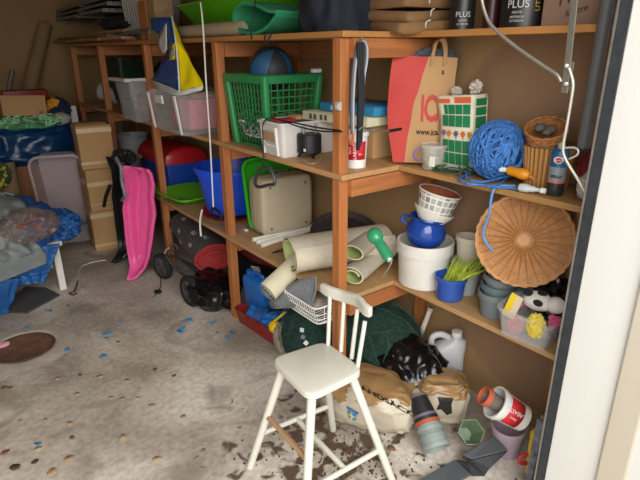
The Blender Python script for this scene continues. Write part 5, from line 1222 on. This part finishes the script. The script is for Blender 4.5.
m = MB(); m.prism([(-.02, .012), (.02, .002), (.018, -.035), (.0, -.045), (-.018, -.03)], .0004); sackprint('blue_shield', m, plastic('flag_blue', '#2f7fb5', .4), t1, c_, ux, uy)
m = MB(); m.prism([(-.004, .006), (.003, .004), (.003, -.042), (-.004, -.042)], .0004); o = sackprint('yellow_cross', m, plastic('flag_yellow', '#e2c53a', .4), t1, c_, ux, uy)
m = MB(); m.prism([(-.019, -.010), (.019, -.018), (.018, -.025), (-.019, -.017)], .0004); o2 = sackprint('yellow_cross', m, plastic('flag_yellow', '#e2c53a', .4), t1, c_, ux, uy)
for o_ in (o, o2): 
    for v in o_.data.vertices: v.co += V((-.0015, -.001, .0008))
m = MB(); m.prism([(-.024, .034), (.008, .022), (.032, .014), (.026, .001), (.004, .010), (-.024, .018)], .0004); sackprint('blue_ribbon', m, plastic('flag_blue2', '#2a6ea0', .4), t1, c_, ux, uy)
c_ = at(385, 399, x=1.30)
tx = text('lettering', 'SANDSÄCK', .052, INK, t1, M0, bold=.002, shear=.2); sackprint('lettering', tx, INK, t1, at(383, 399, x=1.32), V((.45, -.85, -.28)).normalized(), V((-.35, .12, .8)).normalized())
m = MB(); m.prism([(-.03, .04), (.035, .045), (.03, .01), (.036, -.03), (.015, -.045), (-.01, -.02), (-.03, -.025), (-.02, .01)], .0004); sackprint('black_print', m, plastic('print_black', '#24211f', .5), t2_, at(444, 406, x=1.50), V((.6, -.75, 0)).normalized(), V((0, 0, 1)))
# nested pots lying in front of the sacks
A, B = at(419, 400, z=.17), at(437, 449, z=.058); d = (A - B).normalized(); Lt = (A - B).length
RT = [(.00, .050, 'grey green plastic pot at the open lower end of the pot row', '#8b948e'), (.045, .049, 'second grey green pot nested in the pot row', '#7f8a85'), (.085, .048, 'third grey green pot nested in the pot row', '#87908b'), (.118, .047, 'terracotta coloured pot nested in the pot row', '#a34f31'), (.135, .046, 'black ribbed pot nested in the pot row', '#1d1d1e'), (.150, .044, 'mauve grey pot at the upper end of the pot row', '#625d66')]
for s_, r_, lab, hx in RT:
    s2 = s_ / .25 * Lt; o0 = B + d * s2
    t = thing('plastic_plant_pot', lab, 'plant pot', o0, group='nested pots lying on the floor')
    m = MB(); r_ *= 1.08; h_ = .10
    M = axisM((0, 0, 0), d)
    m.lathe([(r_ - .003, 0), (r_ + .002, 0), (r_ + .002, .016), (r_ - .001, .016), (r_ * .78, h_), (.001, h_), (.001, h_ - .004), (r_ * .74, h_ - .004), (r_ - .003, .004), (r_ - .003, 0)], 32, M); obj('body', m, plastic('lying_' + hx[1:], hx, .5), t)
# hexagonal green pot
t = thing('hexagonal_pot', 'small green hexagonal pot tipped over on the floor', 'plant pot', (1.535, 1.025, .030), rot=(.45, -.65, .3)); t.scale = (1.1,) * 3
m = MB(); HX = [(cos(k * pi / 3), sin(k * pi / 3)) for k in range(6)]
m.loft([[(x * r_, y * r_, z) for x, y in HX] for r_, z in ((.028, 0), (.050, .085), (.050, .092), (.047, .092), (.026, .004))], True, True); obj('body', m, plastic('pot_olive', '#6d7f63', .5), t, angle=20)
# purple pot with white bucket and terracotta pot
t = thing('mauve_pot', 'pale mauve round pot on the floor under the white bucket', 'plant pot', (1.615, .880, .001))
m = MB(); m.lathe([(.001, 0), (.050, 0), (.055, .006), (.066, .115), (.069, .117), (.069, .130), (.063, .130), (.060, .115), (.05, .012), (.001, .010)], 40); obj('body', m, plastic('pot_mauve', '#9f8d97', .5), t)
A, B = at(500, 405, x=1.56), at(522, 418, x=1.63); d = (B - A).normalized()
q = (-d).to_track_quat('Z', 'Y').to_euler()
Ls = .135; A = B - d * Ls
t = red_bucket('white bucket with a red label tipped over in the mauve pot', B, (q.x, q.y, q.z), .052, .062, Ls, [('ALABASTIN', .022, .07, .1, True), ('Extra', .014, .07, -.35, True)], 'white red-labelled buckets', face=(0, -1))
wm = Matrix.Translation(B) @ q.to_matrix().to_4x4(); cd = (wm.inverted() @ V((0, 0, EYE))); ang = math.atan2(cd.y, cd.x) - math.atan2(-1, 0)
for ch_ in t.children_recursive:
    if ch_.name.split('.')[0] in ('red_label', 'lettering'): ch_.data.transform(Matrix.Rotation(ang, 4, 'Z'))
o0 = A + d * .012
t = thing('terracotta_rim_pot', 'grey brown pot with a terracotta rim poking out of the tipped white bucket', 'plant pot', o0)
M = axisM((0, 0, 0), -d)
m = MB(); m.lathe([(.001, -.02), (.030, -.02), (.034, .050), (.030, .050), (.001, .0)], 28, M); obj('body', m, plastic('pot_greybrown', '#6c6258', .6), t)
m = MB(); m.lathe([(.034, .045), (.038, .045), (.038, .068), (.033, .068), (.030, .03), (.034, .045)], 28, M); obj('rim', m, plastic('pot_orange', '#b4573c', .6), t)
# dark wedge brackets
DGP = plastic('wedge_grey', '#45494b', .55); DGD = plastic('wedge_dark', '#1e2021', .6)
def slab(pts, dn, label, name='wedge_bracket', t=None):
    pass
o0 = at(475, 455, z=.03)
t = thing('wedge_bracket', 'dark grey plastic wedge plates joined in a zigzag on the floor', 'bracket', o0)
def quad_slab(uvz, th, nm, m_):
    P = [at(u, v, z=z) - o0 for u, v, z in uvz]; n = (P[1] - P[0]).cross(P[2] - P[0]).normalized()
    if n.z < 0: n = -n
    m = MB(); m.loft([P, [p - n * th for p in P]]); obj(nm, m, m_, t, smooth=False, bevel=.003)
quad_slab([(463, 454, .075), (495, 435, .10), (508, 450, .085), (472, 459, .065)], .012, 'upper_plate', DGP)
quad_slab([(462, 456, .070), (472, 459.5, .064), (508, 451, .083), (490, 468, .035), (484, 476, .002)], .010, 'upper_web', DGD)
quad_slab([(418, 480, .03), (455, 459, .045), (471, 474, .035), (440, 492, .012)], .012, 'lower_plate', DGP)
quad_slab([(456, 459, .046), (470, 462, .06), (486, 474, .004), (472, 474, .02)], .010, 'lower_web', DGD)
# yellow tool, clear jar and grey bar near the jamb
t = thing('yellow_spirit_level', 'upright yellow tool body with a red knob behind the grey bar', 'tool', (1.59, .745, .001))
m = boxy(.035, .05, .20, .006); obj('body', m, plastic('tool_yellow', '#d8ac12', .4), t)
m = MB(); m.tube([(-.018, .02, .09), (-.04, .035, .085), (-.045, .03, .06), (-.022, .015, .055)], .007, 8, 4); obj('red_knob', m, plastic('knob_red', '#b3232a', .4), t)
t = thing('clear_jar', 'clear grey jar standing by the wall behind the yellow tool', 'jar', (1.70, .76, .12))
m = MB(); m.lathe([(.001, 0), (.04, 0), (.043, .06), (.036, .085), (.03, .09), (.028, .085), (.036, .06), (.03, .006), (.001, .005)], 28); obj('body', m, plastic('jar_clear', '#a8a296', .2, alpha=.55), t)
m = boxy(.10, .10, .118, .01); o = tag(obj('black_crate', m, BLACK), 'small black box under the clear jar by the doorway', 'box'); o.location = (1.71, .76, .001)
t = thing('grey_bar', 'scuffed dark grey metal bar leaning upright against the door frame', 'bar', (1.515, .70, .001), rot=(.0, .06, 0))
m = MB(); m.box((0, 0, .155), (.032, .012, .31)); m.box((-.014, .012, .155), (.006, .02, .31)); bmesh.ops.remove_doubles(m.b, verts=m.b.verts, dist=1e-5)
m = MB(); m.prism([(-.016, 0), (.016, 0), (.016, .006), (-.010, .006), (-.010, .026), (-.016, .026)], .31); obj('profile', m, mat('scuffed_grey', hexc('#4d5155'), .5, .2, var=.4, vs=25, col2=hexc('#6d7176')), t, smooth=False)

# ================================================================== sleds
sled('pink_sled', 'bright pink plastic sled standing on its nose against the shelf post', PINK, (1.03, 3.56, .004), (.15, .02, 1), (-.80, -.60, .12), .80, .27, .075)[0]
sled('black_sled', 'black plastic sled standing on edge beside the cardboard boxes', SBLK, (1.06, 3.94, .004), (.09, .0, 1), (-.97, -.25, .1), .80, .27, .07)[0]
t = thing('black_strap_handle', 'grey and black hose hanging beside the black sled', 'hose', at(118, 170, x=.98)); o0 = V(t.location)
m = MB(); m.tube([at(u, v, x=.985) - o0 for u, v in ((116, 158), (121, 168), (122, 182), (125, 195), (122, 200))], .012, 8, 4); obj('hose', m, plastic('hose_grey', '#77797b', .4, var=.5, vs=90), t)
m = MB(); m.tube([at(u, v, x=.97) - o0 for u, v in ((110, 186), (106, 196), (104, 206))], .014, 8, 4); obj('black_grip', m, BLACK, t)
m = MB(); m.blob((.07, .10, .05), .3, 3, 6, 4); o = tag(obj('black_tool_heap', m, plastic('grimy_black', '#2b2825', .6, var=.8, vs=25)), 'grimy dark bundle of straps above the black sled', 'straps'); o.location = (1.16, 3.95, .80)
# ================================================================== cardboard stack
CARDT = plastic('packing_tape', '#c9b088', .25)
for k in range(3):
    t = thing('cardboard_carton', ['lowest brown taped carton of the tall stack on the floor', 'middle brown taped carton of the tall stack', 'topmost brown carton of the tall stack with an open flap'][k], 'cardboard box', (1.065 + .006 * (k % 2), 4.385, .001 + .340 * k), rz=(-.10, -.04, -.10)[k], group='stacked brown cartons')
    m = boxy(.25, .29, .337, .006); obj('carton', m, CARD, t)
    m = MB(); m.box((0, 0, .30 - .08 * (k == 1)), (.253, .293, .035)); m2 = obj('tape', m, CARDT, t, smooth=False)
    if k != 1:
        m = MB(); m.box((0, 0, .05), (.253, .293, .02)); obj('tape', m, CARDT, t, smooth=False)
    if k == 2:
        m = MB(); m.box((-.02, -.16, .352), (.22, .05, .004), Euler((.25, 0, 0)).to_matrix()); obj('flap', m, CARD, t, smooth=False)
    if k == 1:
        m = MB(); m.tube([(x, y, .06) for x, y, _ in rrect(.256, .296, .008, 0, 2)], .003, 5, closed=True); obj('string', m, plastic('twine', '#cdb98a', .8), t)
# clear tub on end
t = thing('clear_storage_tub', 'large clear plastic tub standing on end against the boxes', 'tub', (.865, 4.72, .445), rot=(pi / 2 + .26, .0, -.30))
CL3 = plastic('clear_pinkish', '#d8c9cc', .15, alpha=.42)
m = MB(); tub(m, .31, .70, .37, .80, .20, .004, .07, .014, M=place((0, 0, 0))); 
obj('body', m, CL3, t)
for x in (-.09, 0, .09):
    m = MB(); m.box((x, -.02, -.004), (.012, .52, .006)); obj('rib', m, plastic('clear_rib', '#e0d8d8', .2, alpha=.7), t, bevel=.002)
m = boxy(.36, .22, .12, .01); o = tag(obj('grey_plinth_box', m, plastic('plinth_grey', '#8d8e92', .6)), 'low grey plastic box on the floor beneath the clear tub', 'box'); o.location = (.985, 4.80, .001)
# ================================================================== corner behind
t = thing('wooden_chest', 'brown wooden chest in the far corner under the blue bag', 'chest', (.72, 5.32, .001))
m = boxy(.74, .50, .60, .006); obj('carcass', m, wood('chest_wood', '#96602f', 2), t)
m = MB(); m.box((0, 0, .61), (.78, .54, .025)); obj('lid', m, wood('chest_wood', '#96602f', 2), t, bevel=.003, smooth=False)
for x in (-.20, .1):
    m = MB(); m.box((x, -.253, .30), (.02, .01, .58)); obj('door_edge', m, wood('chest_edge', '#6f4522', 2), t, smooth=False)
IKB = plastic('blue_tarp_bag', '#08365f', .28, bump=.9, bs=12)
m = MB(); m.blob((.38, .22, .19), .10, 2.2, 4, 5, flat=-.165, p=.75); o = tag(obj('blue_shopping_bag', m, IKB, angle=80), 'big shiny blue shopping bag full of things on the wooden chest', 'bag'); o.location = (.74, 5.14, .80)
t = thing('green_mesh_pile', 'pale green shredded mesh spilling from the blue shopping bag', 'netting', (.74, 5.02, .985)); rnd = random.Random(2)
m = MB(); m.blob((.25, .12, .05), .15, 3, 7, 4); obj('core', m, mat('mesh_green', hexc('#5f9a6c'), .8, var=.4, vs=60, bump=.8, bs=120), t)
m = MB()
for k in range(60):
    c = V((rnd.uniform(-.24, .22), rnd.uniform(-.13, .02), rnd.uniform(-.01, .05))); m.tube([c + V((rnd.uniform(-.035, .035), rnd.uniform(-.03, .03), rnd.uniform(-.02, .03))) for _ in range(5)], .007, 4, 2)
obj('shreds', m, mat('mesh_shred', hexc('#9ad09c'), .7, var=.3, vs=40), t)
t = thing('open_carton', 'tan cardboard box resting on the green mesh', 'cardboard box', (.73, 5.13, 1.03), rot=(-.12, .05, -.08))
m = boxy(.33, .22, .17, .004); obj('carton', m, CARD, t)
m = MB(); m.box((.12, -.1115, .03), (.03, .002, .02)); obj('printed_mark', m, plastic('mark_brown', '#7a5a38', .8), t, smooth=False)
m = boxy(.36, .20, .245, .01); o = tag(obj('red_cover', m, plastic('lid_red', '#8c1822', .4)), 'dark red box just showing behind the tan cardboard box', 'box'); o.location = (.80, 5.42, .985)
m = MB(); m.blob((.09, .08, .10), .2, 3, 3, 4)
for f in m.b.faces:
    c = f.calc_center_median(); f.material_index = 1 if noise.noise(c * 12 + V((3, 1, 5))) > .12 else 0
o = tag(obj('navy_yellow_scarf', m, [plastic('scarf_navy', '#1c2740', .9), plastic('scarf_yellow', '#d1961f', .9)]), 'navy and yellow knitted scarf beside the tan cardboard box', 'scarf'); o.location = (1.00, 5.12, 1.06)
m = MB(); m.blob((.09, .05, .05), .12, 3, 6, 3); o = tag(obj('pale_cloth', m, plastic('pale_cloth', '#a9a89c', .8)), 'pale grey cloth under the navy and yellow scarf', 'cloth'); o.location = (.97, 5.00, 1.00)
m = boxy(.06, .09, .16, .008); o = tag(obj('white_carton', m, WHITE), 'small white carton standing at the end shelf post', 'box'); o.location = (1.13, 5.20, .93); 
m = boxy(.14, .14, .928, .01); o = tag(obj('tall_wood_offcut', m, TIM[1]), 'tall dark wooden block under the small white carton', 'wood'); o.location = (1.13, 5.22, .001)
t = thing('cardboard_tube', 'tall brown cardboard tube leaning in the far corner', 'tube', (.86, 5.55, .9))
a, b = at(29, 92, y=5.90) - V(t.location), at(45, 25, y=6.06) - V(t.location); d = (b - a).normalized()
m = MB(); m.lathe([(.060, 0), (.063, 0), (.063, 1.86), (.055, 1.86), (.055, 1.6), (.001, 1.6)], 28, axisM(b - d * 1.86, b)); obj('tube', m, plastic('tube_brown', '#8f7252', .8, bump=.1, bs=50), t)
m = MB(); p_, q_ = at(7, 98, y=5.64), at(12.5, 70, y=5.645); m.tube([p_ + (p_ - q_) * (p_.z / (q_.z - p_.z)), q_], .022, 12); tag(obj('grey_pipe', m, plastic('pipe_grey', '#6a6355', .5)), 'short grey pipe sticking up beside the cardboard tube', 'pipe')
m = MB(); m.tube([at(-10, 72, y=5.6), at(4, 78, y=5.6), at(12, 83, y=5.6), at(22, 86, y=5.6)], .004, 6, 3); tag(obj('thin_wire', m, STEEL), 'thin wire sagging past the grey pipe', 'wire')
t = thing('brown_roll', 'brown paper roll standing beside the wooden chest', 'roll', (.49, 4.93, .0))
m = MB(); m.lathe([(.001, .001), (.07, .001), (.07, .70), (.062, .70), (.058, .66), (.001, .66)], 28); obj('roll', m, plastic('roll_tan', '#8f7350', .85), t)
m = MB(); m.blob((.07, .06, .09), .25, 4, 5, 4)
for f in m.b.faces: f.material_index = 1 if noise.noise(f.calc_center_median() * 25) > .15 else 0
o = tag(obj('green_yellow_net', m, [plastic('net_darkgreen', '#35512f', .9), plastic('net_yellow', '#bba33a', .9)]), 'green and yellow knitted heap at the edge of the blue bag', 'cloth'); o.location = (.42, 4.82, .62)
# ================================================================== bench with tarpaulin and jackets
BW = plastic('bench_white', '#dedbd2', .45)
bn = V((.30, 3.92, 0))
t = thing('white_bench', 'low white bench under the blue tarpaulin', 'bench', bn)
for x, y in ((.245, -.245), (.25, .22), (-.66, -.245), (-.66, .22)):
    m = MB(); m.box((x, y, .16), (.042, .042, .32)); obj('leg', m, BW, t, bevel=.002, smooth=False)
m = MB(); m.box((-.2, 0, .335), (.98, .54, .03)); obj('top', m, BW, t, bevel=.003, smooth=False)
TB = mat('tarp_blue', hexc('#225c9c'), .5, var=.25, vs=9, bump=.6, bs=10); TG = mat('jacket_grey', hexc('#7f8583'), .75, var=.12, vs=8, bump=.7, bs=16)
m = MB(); m.blob((.42, .40, .20), .12, 3.0, 6, 5, flat=-.10); o = tag(obj('blue_tarpaulin', m, TB, angle=80), 'crumpled blue tarpaulin heaped on the white bench', 'tarpaulin'); o.location = (.16, 3.86, .455)
from mathutils.bvhtree import BVHTree
TARP = BVHTree.FromPolygons([v.co + o.location for v in o.data.vertices], [tuple(p.vertices) for p in o.data.polygons])
def lay(p, lift):
    """rest a cloth point on the tarpaulin heap"""
    e = V((0, 0, EYE)); d = (p - e).normalized(); h = TARP.ray_cast(e, d)[0]
    return h - d * lift if h is not None else p
m = MB(); m.blob((.125, .15, .10), .16, 3.6, 8, 5); o = tag(obj('blue_tarp_fold', m, TB, angle=80), 'blue fabric sleeve bulging over the bench end', 'cloth'); o.location = (.615, 3.80, .42)
t = thing('grey_jacket', 'grey rain jacket draped over the near side of the bench', 'jacket', (.20, 3.62, .36))
def bil(c, s_, q):
    a, b, c_, d = c; return (a * (1 - s_) + b * s_) * (1 - q) + (d * (1 - s_) + c_ * s_) * q
def drape_old(s_, q):
    p0 = V((-.24 + .30 * s_, .22, .26)); 
    y = .22 - .36 * min(1, q * 1.4); z = .32 - .06 * q - max(0, q - .45) * .55
    x = -.26 + .36 * s_ * (1 - .25 * q) + .05 * q
    n_ = noise.noise(V((x * 7, z * 7, 2))) * .035 + noise.noise(V((x * 17, z * 17, 5))) * .014
    return V((x, y - n_ , z + n_))
JC = [at(-22, 188, y=3.95), at(16, 195, y=3.85), at(44, 264, y=3.47), at(-24, 292, y=3.30)]
JL = V(t.location)
def drape(s_, q):
    p = bil(JC, s_, q) - JL; bul = .07 * sin(pi * min(1, q * 1.1)) ; k = s_ * 6 + q * 3
    n_ = noise.noise(V((s_ * 3, q * 6, 2))) * .05 + noise.noise(V((s_ * 8, q * 11, 5))) * .022
    return lay(p + JL, .022 + .5 * abs(n_)) - JL + V((.03 * sin(q * 9) * s_, 0, 0))
m = MB(); m.sheet(drape, 34, 34); obj('body', m, TG, t, solid=.008, angle=80)
t = thing('blue_trousers', 'blue rain trousers hanging from the bench to the floor', 'clothes', (.18, 3.50, .001))
def drape2(s_, q):
    x = -.22 + .34 * s_ + .02 * sin(q * 5); z = .40 - .40 * q; y = .06 + .10 * (1 - q) + .03 * sin(s_ * 9) * q
    n_ = noise.noise(V((x * 8, z * 5, 9))) * .04
    return V((x + n_ * .4, y - n_, max(.005, z)))
TC = [at(-24, 280, y=3.36), at(20, 279, y=3.40), at(9, 313, z=.006), at(-24, 318, z=.006)]
TL_ = V(t.location)
def drape2(s_, q):
    p = bil(TC, s_, q) - TL_; n_ = noise.noise(V((s_ * 5, q * 3, 9))) * .05
    return V((p.x + n_ * .4, p.y - n_ * .5, max(.005, p.z)))
m = MB(); m.sheet(drape2, 26, 26); obj('body', m, TB, t, solid=.008, angle=80)
def drape3(s_, q):
    x = .02 + .30 * s_ - .05 * q; z = .40 - .24 * q - .1 * (1 - s_) * q; y = .20 - .03 * q
    n_ = noise.noise(V((x * 9, z * 9, 4))) * .03
    return V((x, y - n_, z + n_ * .4))
SC3 = [at(2, 252, y=3.56), at(60, 243, y=3.56), at(45, 283, y=3.52), at(12, 286, y=3.48)]
def drape3(s_, q):
    p = bil(SC3, s_, q) - V((.21, 3.42, .02)); n_ = noise.noise(V((s_ * 4, q * 5, 4))) * .035 + noise.noise(V((s_ * 9, q * 9, 7))) * .015
    return p + V((0, -n_, n_ * .5))
m = MB(); m.sheet(drape3, 22, 22); o = tag(obj('blue_tarp_skirt', m, TB, solid=.006, angle=80), 'blue tarpaulin edge hanging below the clear bag', 'tarpaulin'); o.location = (.21, 3.42, .02)
PB = plastic('clear_bag', '#8d7a72', .10, alpha=.42, bump=1.0, bs=14)
m = MB(); m.blob((.15, .12, .09), .18, 3.4, 4, 5); o = tag(obj('clear_plastic_bag', m, PB, angle=80), 'crinkled clear plastic bag with red bits on top of the grey jacket', 'bag'); o.location = lay(at(29, 225, y=3.6), .06)
for i, (x, y, z) in enumerate(((.40, 3.66, .58), (.46, 3.70, .60), (.43, 3.74, .55))):
    m = MB(); m.blob((.03, .02, .012), .3, 3, i, 3); o = tag(obj('red_scrap', m, plastic('scrap_red', '#9c2f2c', .5)), 'red scrap inside the crinkled clear bag', 'scrap', 'red scraps in the clear bag'); o.location = lay(at((22, 32, 37)[i], (226, 219, 227)[i], y=3.6), .09)
m = MB(); m.tube([at(u, v, x=.55) for u, v in ((45, 255), (48, 265), (47, 273), (50, 280))], .004, 5, 3); tag(obj('blue_string', m, plastic('string_blue', '#3f74b0', .7)), 'blue string dangling beside the bench leg', 'string')
# dark rubber mat on the floor
m = MB(); P = [at(u, v, z=0).to_2d() for u, v in ((2, 308), (26, 288), (46, 289), (60, 296), (27, 314), (8, 313))]
m.prism([(p.x, p.y) for p in P], .012); tag(obj('rubber_mat', m, plastic('rubber_dark', '#4a4c4e', .7)), 'dark grey rubber mat on the floor at the bench', 'mat').location.z = .001
# floor drain
t = thing('floor_drain', 'round rusty floor drain sunk in the concrete', 'drain', (.19, 2.99, .0005))
DR = mat('drain_dirt', hexc('#6b4a36'), .9, var=.35, vs=14, bump=.6, bs=60)
m = MB(); m.lathe([(.001, .002), (.160, .002), (.165, .004)], 44); obj('rusty_cover', m, DR, t)
m = MB(); m.lathe([(.161, .003), (.167, .008), (.19, .009), (.23, .004), (.27, .0)], 44); m.jitter(.004, 9); obj('cement_ring', m, mat('cement_ring', hexc('#b0a595'), .9, var=.15, vs=12, bump=.4, bs=30), t)
m = MB(); m.tube([(.150 * cos(a), .150 * sin(a), .004) for a in [2 * pi * i / 40 for i in range(40)]], .005, 6, closed=True); obj('iron_rim', m, mat('iron_rust', hexc('#4b362b'), .8, var=.3, vs=30), t)
m = MB(); m.blob((.035, .02, .01), .3, 4, 2, 3); o = tag(obj('pink_scrap', m, plastic('scrap_pink', '#d8a0ae', .6)), 'pale pink scrap lying on the rusty floor drain', 'scrap'); o.location = at(2, 345, z=.012)
# white cable on the floor
t = thing('white_floor_cable', 'thin white cable curling on the concrete beside the black sled', 'cable', at(90, 265, z=.004)); o0 = V(t.location)
m = MB(); m.tube([at(u, v, z=.004) - o0 for u, v in ((106, 260), (96, 261.5), (87, 264), (81, 267), (79, 273), (78, 281))], .004, 6, 4); obj('cable', m, plastic('cable_white', '#d2ccc0', .6), t)
m = MB(); m.tube([at(u, v, z=.004) - o0 for u, v in ((78, 281), (76, 287), (74, 292), (69, 293), (73, 295), (77, 293))], .005, 6, 3); obj('black_plug', m, BLACK, t)
# ================================================================== litter on the floor
LV = [plastic('leaf_amber', '#b89a70', .8, var=.2), plastic('leaf_brown', '#8a5f3f', .8), plastic('leaf_dark', '#5a4334', .8)]
def leaf_mesh(seed):
    rnd = random.Random(seed); m = MB(); n = 14; pts = []
    for i in range(n):
        a = 2 * pi * i / n; r_ = (.026 + .008 * rnd.random()) * (1 - .25 * abs(sin(a))); pts.append(V((r_ * cos(a), r_ * sin(a), .003 + .007 * rnd.random())))
    c = m.b.verts.new((0, 0, .003)); vs = [m.b.verts.new(p) for p in pts]
    for i in range(n): m._f((c, vs[i], vs[(i + 1) % n]))
    return m
protos = []
for i in range(3): protos.append(None)
leaves = [(100, 377, 0, 1), (127, 381, 0, .9), (77, 394, 0, .8), (118, 342, 1, .7), (174, 376, 1, .8), (152, 406, 0, 1), (183, 417, 0, .9), (138, 398, 0, .7), (123, 438, 0, 1.1), (157, 459, 0, 1), (45, 438 - 18, 0, .7), (38, 449, 0, .9), (70, 424, 0, 1), (69, 459, 0, 1.2), (72, 438, 1, .8), (5, 453, 1, 1), (15, 468, 2, 1.3), (4, 406 - 18, 1, .9), (10, 388, 1, .8), (52, 473, 0, 1.2), (20, 421, 0, .6), (155, 370, 1, .9), (57, 398 - 19, 0, .9), (111, 398, 0, .8), (122, 399, 0, .8), (392, 449, 1, 1), (35, 462, 2, .9), (80, 375, 2, .6)]
for i, (u, v, k, s_) in enumerate(leaves):
    p = at(u, v, z=.001)
    if protos[k] is None:
        o = obj('dry_leaf', leaf_mesh(5 + k), LV[k], solid=.001); protos[k] = o
    else:
        o = protos[k].copy(); COL.objects.link(o)
    tag(o, ['curled amber dry leaf lying on the bare concrete', 'brown dry leaf lying on the bare concrete', 'dark brown dead leaf lying on the bare concrete'][k], 'leaf', ['amber leaves on the concrete', 'brown leaves on the concrete', 'dark leaves on the concrete'][k])
    o.location = p; o.rotation_euler = (0, 0, i * 1.7); o.scale = (s_ * .6,) * 3
SB = plastic('scrap_blue', '#3784b0', .4)
m = MB(); m.sheet(lambda a, b: V((.05 * (a - .5), .026 * (b - .5), .006 + .006 * sin(a * 7 + b * 4))), 6, 4); m.jitter(.006, 40); proto = None
scr = [(107, 334, 1.2), (106, 351 - 13, .7), (103, 356, .7), (182, 329, 1.2), (188, 321, 1.3), (180, 332, 1), (67, 350, 1), (26, 328, 1), (38, 383 - 29, .0), (232, 333, 1), (228, 338, .8), (213, 323, 1), (49, 311, 1), (68, 306, .7), (120, 322, .7), (103, 366 - 9, 1), (38, 444, .7), (217, 332, .5), (165, 312, .5)]
for i, (u, v, s_) in enumerate(scr):
    if s_ == 0: continue
    if proto is None: o = proto = obj('blue_scrap', m, SB, solid=.001)
    else: o = proto.copy(); COL.objects.link(o)
    tag(o, 'crumpled blue plastic scrap lying on the bare concrete', 'scrap', 'blue scraps on the concrete'); o.location = at(u, v, z=.001); o.rotation_euler = (0, 0, i * 2.3); o.scale = (s_ * .8,) * 3
# loose soil
m = MB(); rnd = random.Random(6)
for k in range(420):
    a = rnd.uniform(0, 2 * pi); r_ = abs(rnd.gauss(0, .22)); x, y = 1.06 + r_ * cos(a) * 1.1, 1.22 + r_ * sin(a) * 1.3; s_ = rnd.uniform(.002, .006)
    m.box((x, y, s_ * .5), (s_ * 1.5, s_, s_), Matrix.Rotation(rnd.uniform(0, 3), 3, 'Z'))
o = obj('soil_crumbs', m, plastic('soil', '#4a382a', .95), smooth=False); tag(o, 'dark loose soil crumbs scattered under and around the white chair', 'soil', kind='stuff')
